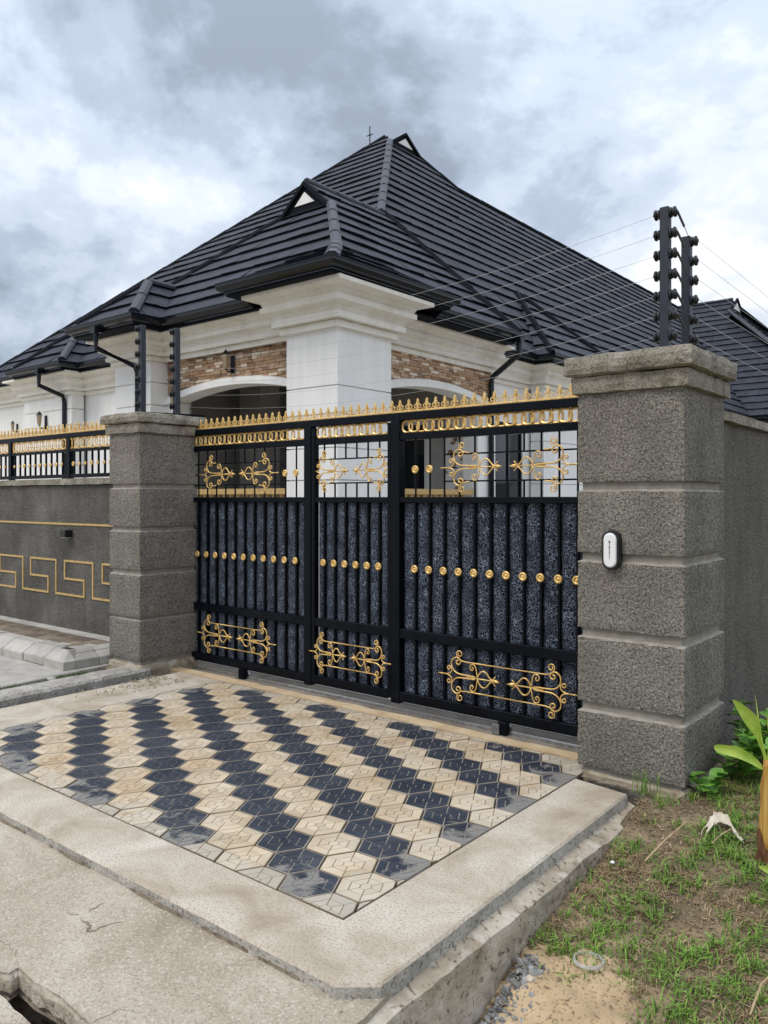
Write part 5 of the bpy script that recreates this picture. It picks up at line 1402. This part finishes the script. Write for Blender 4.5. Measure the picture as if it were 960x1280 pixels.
n_ = len(sp); leafblade(sp, [.035*math.sin(math.pi*min(1, .25+.75*i/(n_-1)))+.001 for i in range(n_)], Vector((.1, .3, .9)), .2, par=ban)
# --- leafy shrub at the wall foot ---
shr = thing('leafy_shrub', 'low green leafy shrub between the right pillar and banana stem', 'shrub', (-1.3, 5.25, 0))
S0 = Vector(shr.location)
bm = nb_()
rs = random.Random(5); leafs = []
lb = nb_(); n_ = 7
rows = []
for i in range(n_):
    f = i/(n_-1); w_ = .036*math.sin(math.pi*min(1, f*.97+.03))**.75+.0006; zz = .012*math.sin(f*math.pi)
    rows.append([lb.verts.new((-w_, f*.088, zz+.010)), lb.verts.new((0, f*.088, zz)), lb.verts.new((w_, f*.088, zz+.010))])
for a, b_ in zip(rows, rows[1:]):
    for k in range(2): lb.faces.new((a[k], a[k+1], b_[k+1], b_[k]))
lf = None
for k in range(34):
    bx_, by_ = rs.uniform(-1.45, -.70), rs.uniform(4.75, 5.6)
    if k in (0, 1): bx_, by_ = -1.42-.03*k, 4.62
    if bx_ < -1.44 and by_ > 4.7: bx_ += .14
    z0 = soil_z(bx_, by_)-S0.z; hh = rs.uniform(.12, .34)+(.22 if by_ > 5.15 and k % 3 == 0 else 0) if k > 1 else .12
    tipx, tipy = bx_+rs.uniform(-.08, .08), by_+rs.uniform(-.12, .04)
    base = Vector((bx_-S0.x, by_-S0.y, z0)); tip = Vector((tipx-S0.x, tipy-S0.y, z0+hh))
    stems = nb_(); tube(stems, [base, base.lerp(tip, .5)+Vector((.01, 0, .01)), tip], .003, 4); obj('stem', stems, M['leaf'], shr)
    nl = int(hh/.024)+3
    for q in range(nl):
        f = .25+.75*q/(nl-1); p = base.lerp(tip, f)
        if lf is None: o = lf = obj('leaf', lb, M['leaf'], shr, smooth=True)
        else: o = inst('leaf', lf, shr)
        o.location = p+Vector((rs.gauss(0, .012), rs.gauss(0, .012), 0)); az = q*2.4+rs.random()
        o.rotation_euler = (rs.uniform(-.1, .55), rs.uniform(-.4, .4), az); sc_ = rs.uniform(.65, 1.15); o.scale = (sc_, sc_, sc_)
# tall grass tuft at the foot of the right pillar
bm = nb_()
for k in range(40): blade(bm, -1.60+rg.gauss(0, .03)-.1, 4.40+rg.gauss(0, .02), .0, rg.uniform(.08, .20), rg.uniform(.01, .06), rg.uniform(0, 6.28), .004)
tag(obj('grass_tuft', bm, M['grass']), 'tall grass tuft at the front foot of the right pillar', 'grass tuft')
# bleached dry leaf draped on the grass
def strip3(bm, pts, wid, side):
    rows = []
    for i, p in enumerate(pts):
        w_ = wid[i]*(1.25+.5*noise.noise(p*31)); j = .35*math.sin(i*2.9); p = p+Vector(noise.noise_vector(p*24))*.010
        rows.append([bm.verts.new(p-side*w_+Vector((0, 0, -.25*w_))), bm.verts.new(p+Vector((0, 0, .25*w_*(1+j)))), bm.verts.new(p+side*w_*(.8+j)+Vector((0, 0, -.3*w_)))])
    for a_, b_ in zip(rows, rows[1:]):
        for k in range(2): bm.faces.new((a_[k], a_[k+1], b_[k+1], b_[k]))
bm = nb_(); sd_ = Vector((-.5, .85, .25)).normalized()
sp = curve([ground_pt(884, 1040, .03), ground_pt(893, 1034, .055), ground_pt(905, 1036, .065), ground_pt(916, 1045, .05), ground_pt(930, 1056, .018)], 4)
strip3(bm, sp, [.010+.026*math.sin(math.pi*min(1, .12+.8*i/(len(sp)-1))) for i in range(len(sp))], sd_)
sp = curve([ground_pt(895, 1036, .055), ground_pt(886, 1044, .04), ground_pt(879, 1058, .01)], 4); strip3(bm, sp, [.013-.0012*i for i in range(len(sp))], sd_)
sp = curve([ground_pt(890, 1036, .05), ground_pt(882, 1040, .035), ground_pt(876, 1046, .01)], 4); strip3(bm, sp, [.008-.0007*i for i in range(len(sp))], sd_)
dl = obj('dry_leaf', bm, M['dry'])
tag(dl, 'bleached curled dry leaf lying on the grass left of the banana stem', 'dry leaf')
bm = nb_(); tube(bm, [ground_pt(806, 1082, .02), ground_pt(830, 1063, .045), ground_pt(858, 1040, .05)], .0055, 5); tag(obj('twig', bm, M['twig']), 'long straight dry twig lying on the grass below the pillar', 'twig')
bm = nb_(); tube(bm, [ground_pt(890, 1062, .03), ground_pt(903, 1055, .05), ground_pt(915, 1046, .04)], .0035, 5); tag(obj('twig', bm, M['twig']), 'short dry twig below the bleached dry leaf', 'twig')
bm = nb_(); tube(bm, [ground_pt(938, 1279, .03), ground_pt(952, 1250, .06), ground_pt(975, 1225, .05)], .004, 5); tag(obj('twig', bm, M['twig']), 'dry twig at the bottom right edge in green grass', 'twig')
# metal band
c_ = ground_pt(736, 1211, .028); bm = nb_(); n_ = 28
for (rr_, hh, th, tl) in ((.059, .011, .0025, .06), (.055, .009, .002, -.10)):
    rings = []
    for k in range(n_):
        a = 2*math.pi*k/n_; wob = 1+.05*math.sin(2*a+1)
        pr = [(rr_*wob, 0), (rr_*wob, hh), ((rr_-th)*wob, hh), ((rr_-th)*wob, 0)]
        rings.append([bm.verts.new((r*math.cos(a), r*math.sin(a), z+r*math.cos(a)*tl)) for r, z in pr])
    for k in range(n_):
        a, b_ = rings[k], rings[(k+1) % n_]
        for q in range(4): bm.faces.new((a[q], a[(q+1) % 4], b_[(q+1) % 4], b_[q]))
o = obj('metal_band', fixn(bm), M['alu']); o.location = c_; tag(o, 'bent silver metal band lying on the yellow sand', 'metal band')
# pale stones by the gravel and white scrap
for i, (px_, py_, s, lab) in enumerate(((662, 1228, .022, 'pale oval stone at the top of the gravel beside the sand'), (648, 1219, .013, 'small white stone at the upper edge of the gravel'), (766, 1082, .014, 'white scrap on the sandy grass left of the long twig'))):
    p = ground_pt(px_, py_, .015); bm = nb_(); bmesh.ops.create_icosphere(bm, subdivisions=2, radius=s)
    for v in bm.verts: v.co = Vector((v.co.x*1.25, v.co.y*.8, v.co.z*.6))*(1+.18*noise.noise(v.co*40))
    o = obj('pebble', bm, M['dry' if i < 2 else 'lens'], smooth=True); o.location = p; o.rotation_euler = (0, .2, rg.random()*3); tag(o, lab, 'stone' if i < 2 else 'scrap')
p = Vector((-6.72, 3.62, .06)); bm = nb_(); bmesh.ops.create_icosphere(bm, subdivisions=2, radius=.05)
for v in bm.verts: v.co = Vector((v.co.x*1.1, v.co.y*.75, v.co.z*.35))*(1+.15*noise.noise(v.co*30))
o = obj('stone', bm, M['pavegrey']); o.location = p; tag(o, 'flat pale stone on the left walkway beside the kerb corner', 'stone')
